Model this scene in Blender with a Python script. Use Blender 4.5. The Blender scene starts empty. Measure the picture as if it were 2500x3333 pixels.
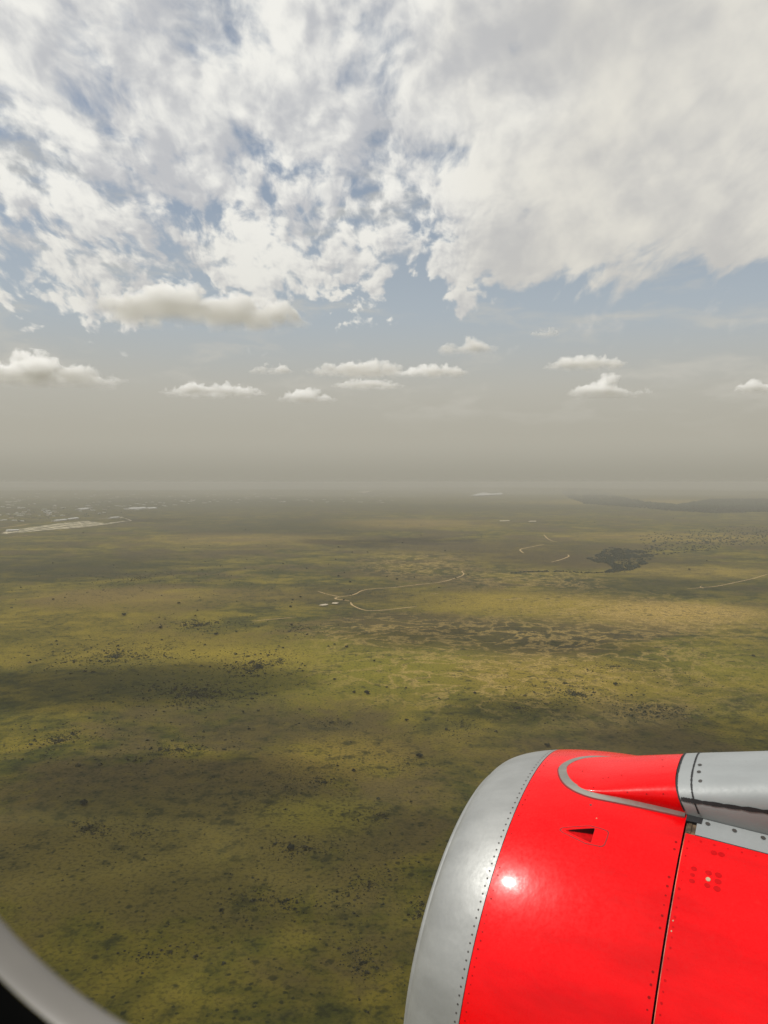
import bpy, math, random
import numpy as np
from mathutils import Vector, noise

random.seed(7)
RNG = np.random.default_rng(11)
sc = bpy.context.scene
COL = sc.collection
R = math.radians
pi = math.pi

# ------------------------------------------------------------------ camera
EYE = 400.0                      # flight height over the plain, metres
FPX, CX, CY, HOR = 790.0, 384.0, 512.0, 482.0
PT = math.atan((CY - HOR) / FPX)
cam_d = bpy.data.cameras.new('camera')
cam = bpy.data.objects.new('camera', cam_d)
COL.objects.link(cam)
cam.location = (0, 0, EYE)
cam.rotation_euler = (pi / 2 - PT, 0, 0)
cam_d.sensor_width = 36.0
cam_d.lens = FPX / 1024 * 36.0
cam_d.clip_start = 0.01
cam_d.clip_end = 300000.0
cam_d.dof.use_dof = True
cam_d.dof.focus_distance = 30.0
cam_d.dof.aperture_fstop = 13.0
sc.camera = cam

# ------------------------------------------------------------------ render / exposure
sc.render.engine = 'CYCLES'
sc.cycles.use_denoising = True
sc.cycles.max_bounces = 14
sc.cycles.diffuse_bounces = 3
sc.cycles.glossy_bounces = 3
sc.cycles.volume_bounces = 12
sc.cycles.volume_step_rate = 0.4
sc.cycles.transparent_max_bounces = 24
sc.view_settings.view_transform = 'Standard'
sc.view_settings.look = 'None'
sc.view_settings.exposure = 0.0
sc.view_settings.gamma = 1.0

# ------------------------------------------------------------------ sun
SUN_EL, SUN_AZ = R(51.3), R(-94.3)          # azimuth from +Y towards +X
SUN = Vector((math.sin(SUN_AZ) * math.cos(SUN_EL), math.cos(SUN_AZ) * math.cos(SUN_EL), math.sin(SUN_EL)))
sun_d = bpy.data.lights.new('sun', 'SUN')
sun_d.energy = 3.0
sun_d.angle = R(0.6)
sun_d.color = (1.0, 0.965, 0.90)
sun_o = bpy.data.objects.new('sun', sun_d)
COL.objects.link(sun_o)
sun_o.rotation_euler = (-SUN).to_track_quat('-Z', 'Y').to_euler()


# ------------------------------------------------------------------ node helper
class NT:
    """A small writer for node trees: every method returns an output socket."""
    def __init__(self, tree):
        self.t = tree
        self.n = tree.nodes
        self.l = tree.links

    def new(self, kind, **props):
        nd = self.n.new(kind)
        for k, v in props.items():
            setattr(nd, k, v)
        return nd

    def put(self, sock, v):
        if isinstance(v, bpy.types.NodeSocket):
            self.l.new(v, sock)
        elif v is not None:
            if isinstance(v, (tuple, list)) and len(v) == 3 and sock.type == 'RGBA':
                v = (*v, 1.0)
            sock.default_value = v

    def m(self, op, a, b=None, c=None, clamp=False):
        nd = self.new('ShaderNodeMath', operation=op, use_clamp=clamp)
        for i, v in enumerate((a, b, c)):
            if v is not None:
                self.put(nd.inputs[i], v)
        return nd.outputs[0]

    def vm(self, op, a, b=None):
        nd = self.new('ShaderNodeVectorMath', operation=op)
        self.put(nd.inputs[0], a)
        if b is not None:
            if op == 'SCALE':
                self.put(nd.inputs[3], b)
            else:
                self.put(nd.inputs[1], b)
        return nd.outputs['Value'] if op in ('LENGTH', 'DOT_PRODUCT') else nd.outputs[0]

    def sep(self, v):
        nd = self.new('ShaderNodeSeparateXYZ')
        self.put(nd.inputs[0], v)
        return nd.outputs

    def comb(self, x, y, z):
        nd = self.new('ShaderNodeCombineXYZ')
        for i, v in enumerate((x, y, z)):
            self.put(nd.inputs[i], v)
        return nd.outputs[0]

    def noise(self, vec, scale, detail=6.0, rough=0.55, dist=0.0, lac=2.0):
        nd = self.new('ShaderNodeTexNoise')
        self.put(nd.inputs['Vector'], vec)
        self.put(nd.inputs['Scale'], scale)
        nd.inputs['Detail'].default_value = detail
        nd.inputs['Roughness'].default_value = rough
        nd.inputs['Distortion'].default_value = dist
        nd.inputs['Lacunarity'].default_value = lac
        return nd.outputs['Fac']

    def noise_col(self, vec, scale, detail=3.0):
        nd = self.new('ShaderNodeTexNoise')
        self.put(nd.inputs['Vector'], vec)
        nd.inputs['Scale'].default_value = scale
        nd.inputs['Detail'].default_value = detail
        return nd.outputs['Color']

    def ss(self, v, lo, hi, a=0.0, b=1.0):
        nd = self.new('ShaderNodeMapRange', interpolation_type='SMOOTHSTEP')
        self.put(nd.inputs[0], v)
        for i, k in enumerate((lo, hi, a, b)):
            self.put(nd.inputs[i + 1], k)
        return nd.outputs[0]

    def mix(self, f, a, b, blend='MIX'):
        nd = self.new('ShaderNodeMix', data_type='RGBA', blend_type=blend)
        self.put(nd.inputs[0], f)
        self.put(nd.inputs[6], a)
        self.put(nd.inputs[7], b)
        return nd.outputs[2]


# ------------------------------------------------------------------ world: sky with a broken cloud sheet
world = bpy.data.worlds.new('World')
sc.world = world
world.use_nodes = True
wt = world.node_tree
wt.nodes.clear()
W = NT(wt)
wout = W.new('ShaderNodeOutputWorld')
skyn = W.new('ShaderNodeTexSky')
skyn.sky_type = 'NISHITA'
skyn.sun_disc = False
skyn.sun_elevation = SUN_EL
skyn.sun_rotation = SUN_AZ
skyn.altitude = 400
skyn.air_density = 1.0
skyn.dust_density = 3.0
skyn.ozone_density = 1.5
bg_sky = W.new('ShaderNodeBackground')
W.put(bg_sky.inputs[0], skyn.outputs[0])
bg_sky.inputs[1].default_value = 0.10
dirv = W.new('ShaderNodeTexCoord').outputs['Generated']
dx, dy, dz = W.sep(dirv)
zz = W.m('ADD', W.m('MAXIMUM', dz, 0.0), 0.20)
sq = W.m('POWER', zz, 0.55)
q = W.comb(W.m('MULTIPLY', W.m('DIVIDE', dx, sq), 1.45), W.m('MULTIPLY', W.m('POWER', zz, 0.45), 3.3), W.m('MULTIPLY', dy, 0.6))
qx, qy, _ = W.sep(q)
SEED = (3.7, 1.9, 0.4)
# slight swirl so that nothing lines up
warp = W.vm('SCALE', W.vm('SUBTRACT', W.noise_col(q, 5.0, 3.0), (0.5, 0.5, 0.5)), 0.10)
qw = W.vm('ADD', q, warp)
big = W.noise(qw, 2.5, 2.0, 0.5)
puff = W.noise(W.vm('ADD', qw, SEED), 7.0, 7.0, 0.50)
cell = W.noise(W.vm('ADD', qw, (3.1, 8.2, 1.0)), 21.0, 5.0, 0.52)
fine = W.noise(W.vm('ADD', qw, (1.1, 2.2, 1.0)), 42.0, 4.0, 0.6)
# the sheet closes towards the right of the view and over the aircraft, and ends above the horizon
right = W.ss(W.m('ADD', dx, W.m('MULTIPLY', W.m('SUBTRACT', big, 0.5), 0.35)), 0.0, 0.24)
edge_n = W.m('ADD', W.m('MULTIPLY', W.m('SUBTRACT', puff, 0.5), 0.16), W.m('MULTIPLY', W.m('SUBTRACT', cell, 0.5), 0.07))
edge_n = W.m('MULTIPLY', edge_n, W.m('SUBTRACT', 1.0, W.m('MULTIPLY', right, 0.75)))
edge = W.ss(W.m('ADD', W.m('ADD', dz, edge_n), W.m('MULTIPLY', dx, -0.07)), 0.190, 0.255)
low = W.ss(dz, 0.46, 0.26)
cov = W.m('ADD', W.m('MULTIPLY', puff, 0.80), W.m('MULTIPLY', W.m('SUBTRACT', cell, 0.5), W.m('MULTIPLY', W.m('SUBTRACT', 1.0, W.m('MULTIPLY', right, 0.75)), W.m("ADD", 0.30, W.m("MULTIPLY", low, 0.72)))))
cov = W.m('ADD', cov, W.m('MULTIPLY', W.ss(dz, 0.37, 0.48), 0.065))
cov = W.m('ADD', cov, W.m('MULTIPLY', W.m('SUBTRACT', fine, 0.5), 0.10))
cov = W.m('ADD', cov, W.m('MULTIPLY', W.m('SUBTRACT', big, 0.5), 0.30))
cov = W.m('ADD', cov, W.m('MULTIPLY', right, 0.19))
cov = W.m('ADD', cov, W.m('MULTIPLY', W.ss(dx, -0.36, -0.46), -0.09))
cov = W.m('ADD', cov, W.m('MULTIPLY', W.m('SUBTRACT', edge, 1.0), 0.40))
alpha = W.m('MULTIPLY', W.ss(cov, 0.200, 0.450), W.ss(W.m('ADD', dz, edge_n), 0.150, 0.205))
# brightness of the sheet: lumps lit on the sun's side, thick parts grey
sunside = W.vm('ADD', qw, (-0.018, 0.020, 0.0))
relief = W.m('SUBTRACT', puff, W.noise(W.vm('ADD', sunside, SEED), 7.0, 7.0, 0.50))
relief2 = W.m('SUBTRACT', cell, W.noise(W.vm('ADD', sunside, (3.111, 8.187, 1.0)), 21.0, 5.0, 0.52))
lightn = W.noise(W.vm('ADD', qw, (0.18, 0.02, 3.0)), 4.2, 5.0, 0.50)
streak = W.noise(W.comb(W.m('ADD', W.m('MULTIPLY', qx, 1.7), W.m('MULTIPLY', qy, 1.7)), W.m('MULTIPLY', W.m('SUBTRACT', qx, qy), 0.5), 7.0), 3.4, 4.0, 0.5)
br = W.m('ADD', W.m('MULTIPLY', lightn, 0.60), W.m('MULTIPLY', streak, 0.40))
lump = W.m('SUBTRACT', 1.0, W.m('MULTIPLY', right, 0.8))
br = W.m('ADD', br, W.m('MULTIPLY', relief, W.m('MULTIPLY', lump, 0.9)))
br = W.m('ADD', br, W.m('MULTIPLY', relief2, W.m('MULTIPLY', lump, W.m('ADD', 0.10, W.m('MULTIPLY', low, 0.35)))))
br = W.ss(br, 0.36, 0.63)
ccol = W.mix(br, (0.53, 0.54, 0.56), (0.88, 0.87, 0.82))
ccol = W.mix(W.m('MULTIPLY', right, 0.75), ccol, W.mix(br, (0.53, 0.52, 0.50), (0.74, 0.71, 0.63)))
ccol = W.mix(W.m('MULTIPLY', W.ss(dz, 0.36, 0.20), 0.35), ccol, (0.60, 0.58, 0.52))
# thin veils in the clear band under the sheet
ql = W.comb(W.m('MULTIPLY', dx, 5.0), 0.0, W.m('MULTIPLY', dz, 17.0))
veil = W.noise(W.vm('ADD', ql, W.vm('SCALE', W.noise_col(ql, 1.6, 3.0), 0.5)), 1.5, 6.0, 0.58)
veil_a = W.m('MULTIPLY', W.m('MULTIPLY', W.ss(veil, 0.48, 0.72), W.ss(dz, 0.06, 0.12)), 0.55)
# dusty layer near the horizon
haze_col = W.mix(W.ss(dz, 0.0, 0.055), (0.345, 0.328, 0.270), (0.430, 0.410, 0.345))
haze_col = W.mix(W.ss(dz, 0.05, 0.13), haze_col, (0.470, 0.458, 0.405))
haze_col = W.mix(W.ss(dz, 0.10, 0.22), haze_col, (0.44, 0.485, 0.51))
haze_col = W.mix(W.m('MULTIPLY', W.m('MULTIPLY', W.m('SUBTRACT', veil, 0.5), 0.9), W.ss(dz, 0.01, 0.1)), haze_col, (0.55, 0.53, 0.47))
hz = W.ss(dz, 0.10, 0.42, 1.0, 0.34)
bg_haze = W.new('ShaderNodeBackground')
W.put(bg_haze.inputs[0], haze_col)
bg_cloud = W.new('ShaderNodeBackground')
W.put(bg_cloud.inputs[0], ccol)
mx1 = W.new('ShaderNodeMixShader')
W.put(mx1.inputs[0], hz)
W.l.new(bg_sky.outputs[0], mx1.inputs[1])
W.l.new(bg_haze.outputs[0], mx1.inputs[2])
bg_veil = W.new('ShaderNodeBackground')
W.put(bg_veil.inputs[0], (0.58, 0.56, 0.50))
mxv = W.new('ShaderNodeMixShader')
W.put(mxv.inputs[0], veil_a)
W.l.new(mx1.outputs[0], mxv.inputs[1])
W.l.new(bg_veil.outputs[0], mxv.inputs[2])
mx2 = W.new('ShaderNodeMixShader')
W.put(mx2.inputs[0], alpha)
W.l.new(mxv.outputs[0], mx2.inputs[1])
W.l.new(bg_cloud.outputs[0], mx2.inputs[2])
W.l.new(mx2.outputs[0], wout.inputs[0])


# ------------------------------------------------------------------ object helpers
def tag(o, label=None, cat=None, group=None, kind=None):
    if label: o['label'] = label
    if cat: o['category'] = cat
    if group: o['group'] = group
    if kind: o['kind'] = kind
    return o


def empty(name, loc):
    o = bpy.data.objects.new(name, None)
    o.empty_display_size = 0.3
    o.location = loc
    COL.objects.link(o)
    return o


def mesh_of(name, V, F, smooth=False, mi=None):
    me = bpy.data.meshes.new(name)
    V = np.asarray(V, dtype=np.float32)
    if isinstance(F, np.ndarray) and F.ndim == 2:
        n, k = F.shape
        me.vertices.add(len(V))
        me.vertices.foreach_set('co', V.ravel())
        me.loops.add(n * k)
        me.loops.foreach_set('vertex_index', F.astype(np.int32).ravel())
        me.polygons.add(n)
        me.polygons.foreach_set('loop_start', np.arange(0, n * k, k, dtype=np.int32))
        me.update(calc_edges=True)
    else:
        me.from_pydata([tuple(map(float, v)) for v in V], [], [tuple(map(int, f)) for f in F])
    if mi is not None:
        me.polygons.foreach_set('material_index', np.asarray(mi, dtype=np.int32))
    if smooth:
        me.polygons.foreach_set('use_smooth', np.ones(len(me.polygons), dtype=bool))
    me.update()
    me.validate()
    return me


def obj(name, me, mats, parent=None, loc=None):
    if not isinstance(mats, (list, tuple)):
        mats = [mats]
    for m in mats:
        if m is not None and len(me.materials) < len(mats):
            me.materials.append(m)
    o = bpy.data.objects.new(name, me)
    if loc is not None:
        o.location = loc
    if parent is not None:
        o.parent = parent
    COL.objects.link(o)
    return o


def material(name):
    m = bpy.data.materials.new(name)
    m.use_nodes = True
    m.node_tree.nodes.clear()
    t = NT(m.node_tree)
    out = t.new('ShaderNodeOutputMaterial')
    bs = t.new('ShaderNodeBsdfPrincipled')
    t.l.new(bs.outputs[0], out.inputs[0])
    return m, t, bs, out


def simple(name, col, rough=0.6, metal=0.0, var=0.12, scale=30.0, coat=0.0):
    m, t, bs, out = material(name)
    co = t.new('ShaderNodeTexCoord').outputs['Object']
    n = t.noise(co, scale, 6.0, 0.6)
    lo = tuple(c * (1 - var) for c in col)
    hi = tuple(min(1, c * (1 + var)) for c in col)
    t.put(bs.inputs['Base Color'], t.mix(t.ss(n, 0.3, 0.7), lo, hi))
    bs.inputs['Roughness'].default_value = rough
    bs.inputs['Metallic'].default_value = metal
    bs.inputs['Coat Weight'].default_value = coat
    bs.inputs['Coat Roughness'].default_value = 0.08
    return m


# ------------------------------------------------------------------ terrain
def terr(x, y):
    """Height of the plain: flat below the aircraft, low swells further out."""
    x = np.asarray(x, float); y = np.asarray(y, float)
    d = np.hypot(x, y)
    a = np.clip((d - 1800) / 3000, 0, 1)
    h = (5.0 * np.sin(x / 610 + 1.1 + 0.6 * np.sin(y / 900)) * np.sin(y / 520 + 0.4 + 0.5 * np.sin(x / 1300))
         + 4.0 * np.sin(y / 1150 + x / 2100 + 2.0) + 2.2 * np.sin(x / 260 - y / 330 + 0.7)
         + 1.2 * np.sin(x / 140 + 2.0 * np.sin(y / 400)))
    far = np.clip((d - 14000) / 14000, 0, 1)
    h2 = 55 * (np.sin(x / 5200 + 0.8 + 0.9 * np.sin(y / 9000)) * np.sin(y / 6100 + 0.5 * np.sin(x / 7000)) + 0.4 * np.sin(x / 2300 + y / 4100))
    return a * h + far * h2


def ray(px, py):
    c, s = math.cos(PT), math.sin(PT)
    u, v = (px - CX) / FPX, (CY - py) / FPX
    return np.array([u, c + v * s, v * c - s])


def at(px, py):
    """The point of the plain that the picture shows at pixel (px, py) of a 768 x 1024 frame."""
    d = ray(px, py)
    h = 0.0
    for _ in range(12):
        k = (EYE - h) / -d[2]
        h = 0.5 * h + 0.5 * float(terr(d[0] * k, d[1] * k))
    k = (EYE - h) / -d[2]
    return Vector((d[0] * k, d[1] * k, float(terr(d[0] * k, d[1] * k))))


def full(px, py):            # from the 1659 x 2212 view of the photograph
    return at(px * 768 / 1659, py * 768 / 1659)


def orig(x, y):              # from the 2500 x 3333 photograph
    return at(x * 0.3072, y * 0.3072)


def make_ground():
    na = 420
    rr = np.concatenate([[60.0], np.geomspace(150, 82000, 330)])
    th = np.linspace(0, 2 * pi, na, endpoint=False)
    X = rr[:, None] * np.sin(th)[None]; Y = rr[:, None] * np.cos(th)[None]
    V = np.stack([X, Y, terr(X, Y)], -1).reshape(-1, 3)
    V = np.vstack([V, [[0, 0, 0]]])
    i = np.arange(len(rr) - 1)[:, None] * na; j = np.arange(na)[None]; j2 = (j + 1) % na
    F = np.stack([i + j, i + j2, i + na + j2, i + na + j], -1).reshape(-1, 4)[:, ::-1]
    fl = [tuple(f) for f in F] + [(len(V) - 1, (k + 1) % na, k)[::-1] for k in range(na)]
    return mesh_of('ground', V, fl, True)


def patch_mask(t, P, cx, cy, rx, ry, soft, wob):
    """A soft irregular blotch on the ground, in metres."""
    x, y, z = t.sep(P)
    a = t.m('DIVIDE', t.m('SUBTRACT', x, cx), rx)
    b = t.m('DIVIDE', t.m('SUBTRACT', y, cy), ry)
    d = t.m('SQRT', t.m('ADD', t.m('MULTIPLY', a, a), t.m('MULTIPLY', b, b)))
    d = t.m('ADD', d, t.m('MULTIPLY', t.m('SUBTRACT', wob, 0.5), 1.3))
    return t.ss(d, 1.0 - soft, 1.0 + soft, 1.0, 0.0)


def px_patch(px, py, rx, ry):
    """centre and radii in metres of a blotch given in the 1659-wide view"""
    c = full(px, py); a = full(px + rx, py); b = full(px, py - ry); e = full(px, py + ry)
    return c.x, c.y, abs(a.x - c.x), abs(b.y - e.y) / 2


def ground_material():
    m, t, bs, out = material('savanna_grass')
    P = t.new('ShaderNodeNewGeometry').outputs['Position']
    w = t.vm('ADD', P, t.vm('SCALE', t.vm('SUBTRACT', t.noise_col(P, 1 / 420, 4.0), (0.5, 0.5, 0.5)), 260.0))
    n_big = t.noise(w, 1 / 900, 7.0, 0.6)
    n_mid = t.noise(w, 1 / 210, 7.0, 0.62)
    n_b2 = t.noise(t.vm('ADD', w, (5000, 900, 40)), 1 / 560, 6.0, 0.6)
    n_fine = t.noise(P, 1 / 22, 6.0, 0.65)
    n_tiny = t.noise(P, 1 / 4.5, 4.0, 0.6)
    n_60 = t.noise(w, 1 / 64, 7.0, 0.66)
    wob = t.m('ADD', t.m('MULTIPLY', n_mid, 0.55), t.m('MULTIPLY', n_60, 0.45))
    green = (0.043, 0.046, 0.007); yellow = (0.165, 0.130, 0.016); brown = (0.072, 0.052, 0.022); dgreen = (0.014, 0.017, 0.005)
    c = t.mix(t.ss(wob, 0.42, 0.60), green, yellow)
    c = t.mix(t.m('MULTIPLY', t.ss(t.m('ADD', n_b2, t.m('MULTIPLY', t.m('SUBTRACT', n_60, 0.5), 0.35)), 0.48, 0.60), 0.8), c, brown)
    # grass patches and the painted cloud shade
    for (px, py, rx, ry, col, amt) in PATCHES:
        cx, cy, ax, ay = px_patch(px, py, rx, ry)
        c = t.mix(t.m('MULTIPLY', patch_mask(t, P, cx, cy, ax, ay, 0.7, wob), amt), c, col)
    # pale bare veins in the dry grass
    ridge = t.m('ABSOLUTE', t.m('SUBTRACT', t.noise(w, 1 / 95, 6.0, 0.62), 0.5))
    vm_ = 0.0
    for (px, py, rx, ry) in ((1400, 1325, 230, 45), (1180, 1400, 330, 80), (1000, 1450, 260, 60), (860, 1370, 180, 40), (900, 1215, 120, 25), (1150, 1250, 160, 20)):
        cx, cy, ax, ay = px_patch(px, py, rx, ry)
        vm_ = t.m('MAXIMUM', vm_, patch_mask(t, P, cx, cy, ax, ay, 0.7, wob))
    vein = t.m('MULTIPLY', t.ss(ridge, 0.05, 0.0), vm_)
    c = t.mix(t.m('MULTIPLY', vein, 0.75), c, (0.36, 0.25, 0.08))
    # tufts and low scrub
    dens = t.m('ADD', t.m('MULTIPLY', n_mid, 0.5), t.m('MULTIPLY', n_60, 0.5))
    tuft = t.m('MULTIPLY', t.ss(n_fine, 0.49, 0.64), t.ss(dens, 0.60, 0.40))
    c = t.mix(t.m('MULTIPLY', tuft, 0.80), c, dgreen)
    c = t.mix(t.m('MULTIPLY', t.ss(n_tiny, 0.46, 0.66), 0.55), c, (0.020, 0.022, 0.006))
    c = t.mix(t.m('MULTIPLY', t.ss(n_fine, 0.50, 0.34), 0.35), c, (0.105, 0.082, 0.012))
    for sc_, hi_, am_ in ((1 / 7.0, 0.36, 0.8), (1 / 15.0, 0.30, 0.7)):
        vo = t.new('ShaderNodeTexVoronoi')
        t.put(vo.inputs['Vector'], t.vm('ADD', P, t.vm('SCALE', t.vm('SUBTRACT', t.noise_col(P, 1 / 5.0, 2.0), (0.5, 0.5, 0.5)), 5.0)))
        vo.inputs['Scale'].default_value = sc_
        rnd = t.sep(vo.outputs['Color'])[0]
        pick = t.ss(t.m('ADD', rnd, t.m('MULTIPLY', t.m('SUBTRACT', 0.5, dens), 2.4)), 0.66, 0.74)
        dot = t.m('MULTIPLY', t.ss(vo.outputs['Distance'], hi_, hi_ * 0.45), pick)
        c = t.mix(t.m('MULTIPLY', dot, am_), c, (0.013, 0.016, 0.005))
    t.put(bs.inputs['Base Color'], c)
    bs.inputs['Roughness'].default_value = 1.0
    bs.inputs['Specular IOR Level'].default_value = 0.1
    bmp = t.new('ShaderNodeBump')
    bmp.inputs['Strength'].default_value = 0.6
    bmp.inputs['Distance'].default_value = 2.0
    t.put(bmp.inputs['Height'], n_fine)
    t.l.new(bmp.outputs[0], bs.inputs['Normal'])
    return m


# blotches of different grass, the darkest painting in cloud shade: centre and half sizes in the 1659-wide view, colour, amount
YEL, LIM, BRN, SHADE, TAN = (0.27, 0.195, 0.026), (0.170, 0.150, 0.013), (0.060, 0.042, 0.017), (0.020, 0.023, 0.007), (0.40, 0.27, 0.07)
PATCHES = [
    (1420, 1325, 190, 26, TAN, 0.55), (1130, 1300, 230, 26, YEL, 0.85), (1480, 1320, 160, 16, TAN, 0.6), (640, 1440, 330, 55, LIM, 0.9), (560, 1425, 160, 24, YEL, 0.55),
    (880, 1410, 200, 60, LIM, 0.6), (330, 1400, 260, 40, YEL, 0.45), (1200, 1460, 190, 45, YEL, 0.75),
    (160, 1330, 260, 35, YEL, 0.35), (720, 1285, 200, 22, BRN, 0.6), (880, 1360, 140, 35, BRN, 0.55),
    (1390, 1265, 260, 22, SHADE, 0.7), (150, 1225, 240, 26, SHADE, 0.75), (640, 1135, 240, 18, SHADE, 0.7), (520, 1165, 200, 12, TAN, 0.3), (900, 1130, 160, 9, TAN, 0.35), (1450, 1160, 240, 10, TAN, 0.3), (1230, 1205, 240, 16, BRN, 0.8), (1500, 1235, 180, 12, TAN, 0.3), (300, 1285, 260, 18, TAN, 0.25), (1000, 1180, 260, 14, BRN, 0.7),
    (300, 1470, 330, 45, SHADE, 0.60), (1120, 1375, 200, 26, SHADE, 0.35), (200, 1750, 160, 40, SHADE, 0.35),
    (330, 1900, 500, 200, LIM, 0.25), (760, 1630, 150, 45, YEL, 0.5), (690, 1760, 110, 40, LIM, 0.5), (1560, 1430, 140, 40, LIM, 0.6), (1000, 1620, 200, 60, BRN, 0.4),
    (420, 1085, 420, 14, SHADE, 0.6), (1100, 1095, 300, 8, SHADE, 0.5), (1450, 1085, 260, 6, TAN, 0.4), (820, 1230, 180, 16, SHADE, 0.35), (560, 1560, 260, 45, SHADE, 0.3),
]
# cloud shadows: centre and half sizes in the 1659-wide view, half thickness of the cloud
SHADOWS = [
    (300, 1480, 340, 55, 150), (1150, 1535, 190, 38, 120), (880, 1375, 150, 26, 100), (1500, 1590, 330, 45, 130),
    (1180, 1395, 230, 20, 80), (300, 2030, 560, 190, 210), (330, 1690, 330, 75, 120), (900, 1830, 300, 110, 120), (850, 2120, 320, 120, 170), (80, 1850, 300, 90, 130),
]
ground = tag(obj('ground', make_ground(), ground_material()), kind='structure')

# ------------------------------------------------------------------ tracks, pans and pond
M_dirt = simple('pale_dirt', (0.35, 0.24, 0.105), 1.0, var=0.2, scale=0.05)
M_pan = simple('dry_pan', (0.42, 0.355, 0.25), 1.0, var=0.15, scale=0.03)
M_pond = simple('bright_pond', (0.66, 0.66, 0.62), 0.25, var=0.05, scale=0.01)


def z2(p): return orig(1000 + p[0] / 2.37, 1780 + p[1] / 2.37)
def z6(p): return orig(1250 + p[0] / 1.327, 1500 + p[1] / 1.327)
def z7(p): return orig(1850 + p[0] / 2.552, 1580 + p[1] / 2.552)
def z5(p): return orig(0 + p[0] / 2.37, 1560 + p[1] / 2.37)


def smooth_line(P, n=8):
    out = []
    for i in range(len(P) - 1):
        p0, p1, p2, p3 = P[max(i - 1, 0)], P[i], P[i + 1], P[min(i + 2, len(P) - 1)]
        for k in range(n):
            u = k / n
            out.append(0.5 * ((2 * p1) + (p2 - p0) * u + (2 * p0 - 5 * p1 + 4 * p2 - p3) * u * u + (3 * p1 - p0 - 3 * p2 + p3) * u ** 3))
    out.append(P[-1])
    return out


def track(P, width, mat, name='track', lift=0.25):
    S = smooth_line(P)
    V, F = [], []
    for i, p in enumerate(S):
        a, b = S[max(i - 1, 0)], S[min(i + 1, len(S) - 1)]
        d = Vector((b.x - a.x, b.y - a.y, 0)).normalized()
        nrm = Vector((-d.y, d.x, 0))
        wv = width * (0.8 + 0.35 * noise.noise(Vector((p.x / 40, p.y / 40, 1))))
        taper = min(1, 0.35 + i / 4, 0.35 + (len(S) - 1 - i) / 4)
        for sgn in (-0.5, 0.5):
            qv = p + nrm * wv * sgn * taper
            V.append((qv.x, qv.y, float(terr(qv.x, qv.y)) + lift))
        if i:
            k = 2 * i
            F.append((k - 2, k, k + 1, k - 1)[::-1])
    return tag(obj(name, mesh_of(name, V, F), mat), kind='structure')


track([z2(p) for p in [(80, 343), (120, 355), (175, 370), (252, 386)]], 6, M_dirt)
track([z2(p) for p in [(325, 417), (280, 411), (235, 405), (217, 398), (232, 390), (265, 385), (340, 373), (385, 358), (410, 343), (450, 332), (520, 323),
                       (650, 315), (760, 303), (870, 290), (1000, 277), (1070, 263), (1140, 243), (1190, 225), (1208, 208), (1197, 196), (1196, 187), (1218, 184)]], 8, M_dirt)
track([z2(p) for p in [(335, 428), (345, 447), (380, 467), (430, 485), (490, 493), (600, 487), (760, 470), (850, 461)]], 8, M_dirt)
track([z2(p) for p in [(1510, 411), (1600, 403), (1659, 399)]], 7, M_dirt)
track([z2(p) for p in [(945, 364), (980, 362), (1015, 360)]], 7, M_dirt)
track([z6(p) for p in [(604, 399), (594, 392), (588, 384), (605, 378), (640, 371), (692, 361)]], 11, M_dirt)
track([z6(p) for p in [(722, 438), (760, 428), (788, 418), (799, 411), (793, 406)]], 10, M_dirt)
track([z6(p) for p in [(1659, 489), (1600, 507), (1520, 525), (1440, 541), (1370, 548), (1310, 552)]], 7, M_dirt)
track([z6(p) for p in [(1380, 551), (1366, 545), (1375, 541)]], 6, M_dirt)
track([z6(p) for p in [(690, 318), (705, 335), (728, 346), (748, 350)]], 9, M_dirt)
track([full(*p) for p in [(545, 1342), (575, 1339), (640, 1333)]], 6, M_dirt)


def flat_patch(P, mat, name, lift=0.35, wob=0.0):
    V = [(p.x, p.y, max(float(terr(p.x, p.y)), 0) + lift) for p in P]
    zc = max(v[2] for v in V)
    V = [(v[0], v[1], zc) for v in V]
    return tag(obj(name, mesh_of(name, V, [tuple(range(len(V)))]), mat), kind='structure')


flat_patch([z2(p) for p in [(88, 458), (118, 460), (150, 457), (165, 450), (140, 446), (110, 450)]], M_pan, 'dry_pan')
flat_patch([z2(p) for p in [(190, 444), (225, 446), (245, 438), (220, 434), (195, 437)]], M_pan, 'dry_pan')
flat_patch([z6(p) for p in [(372, 153), (400, 154), (515, 148), (505, 143), (470, 145), (428, 141)]], M_pond, 'pond', 1.0)
flat_patch([z6(p) for p in [(498, 262), (545, 260), (540, 258), (502, 259)]], M_pan, 'dry_pan')
flat_patch([z6(p) for p in [(622, 264), (660, 262), (655, 259), (630, 260)]], M_pan, 'dry_pan')
flat_patch([full(*p) for p in [(768, 1065), (790, 1067), (806, 1060), (790, 1061)]], M_pan, 'dry_pan')


# ------------------------------------------------------------------ vegetation
def leaf_material(name, col, var=0.35):
    m, t, bs, out = material(name)
    P = t.new('ShaderNodeNewGeometry').outputs['Position']
    n = t.noise(P, 0.6, 3.0, 0.6)
    n2 = t.noise(P, 0.02, 2.0, 0.6)
    c = t.mix(t.ss(n, 0.3, 0.7), tuple(c * (1 - var) for c in col), tuple(c * (1 + var) for c in col))
    c = t.mix(t.ss(n2, 0.4, 0.65), c, tuple(v * k for v, k in zip(col, (1.4, 1.15, 0.9))))
    t.put(bs.inputs['Base Color'], c)
    bs.inputs['Roughness'].default_value = 0.9
    return m


M_leaf = leaf_material('acacia_leaves', (0.022, 0.026, 0.011))
M_scrub = leaf_material('scrub_leaves', (0.033, 0.034, 0.012))
M_wood = leaf_material('woodland_leaves', (0.022, 0.034, 0.018), 0.5)
M_bark = simple('bark', (0.10, 0.075, 0.05), 0.95, scale=4.0)


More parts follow.
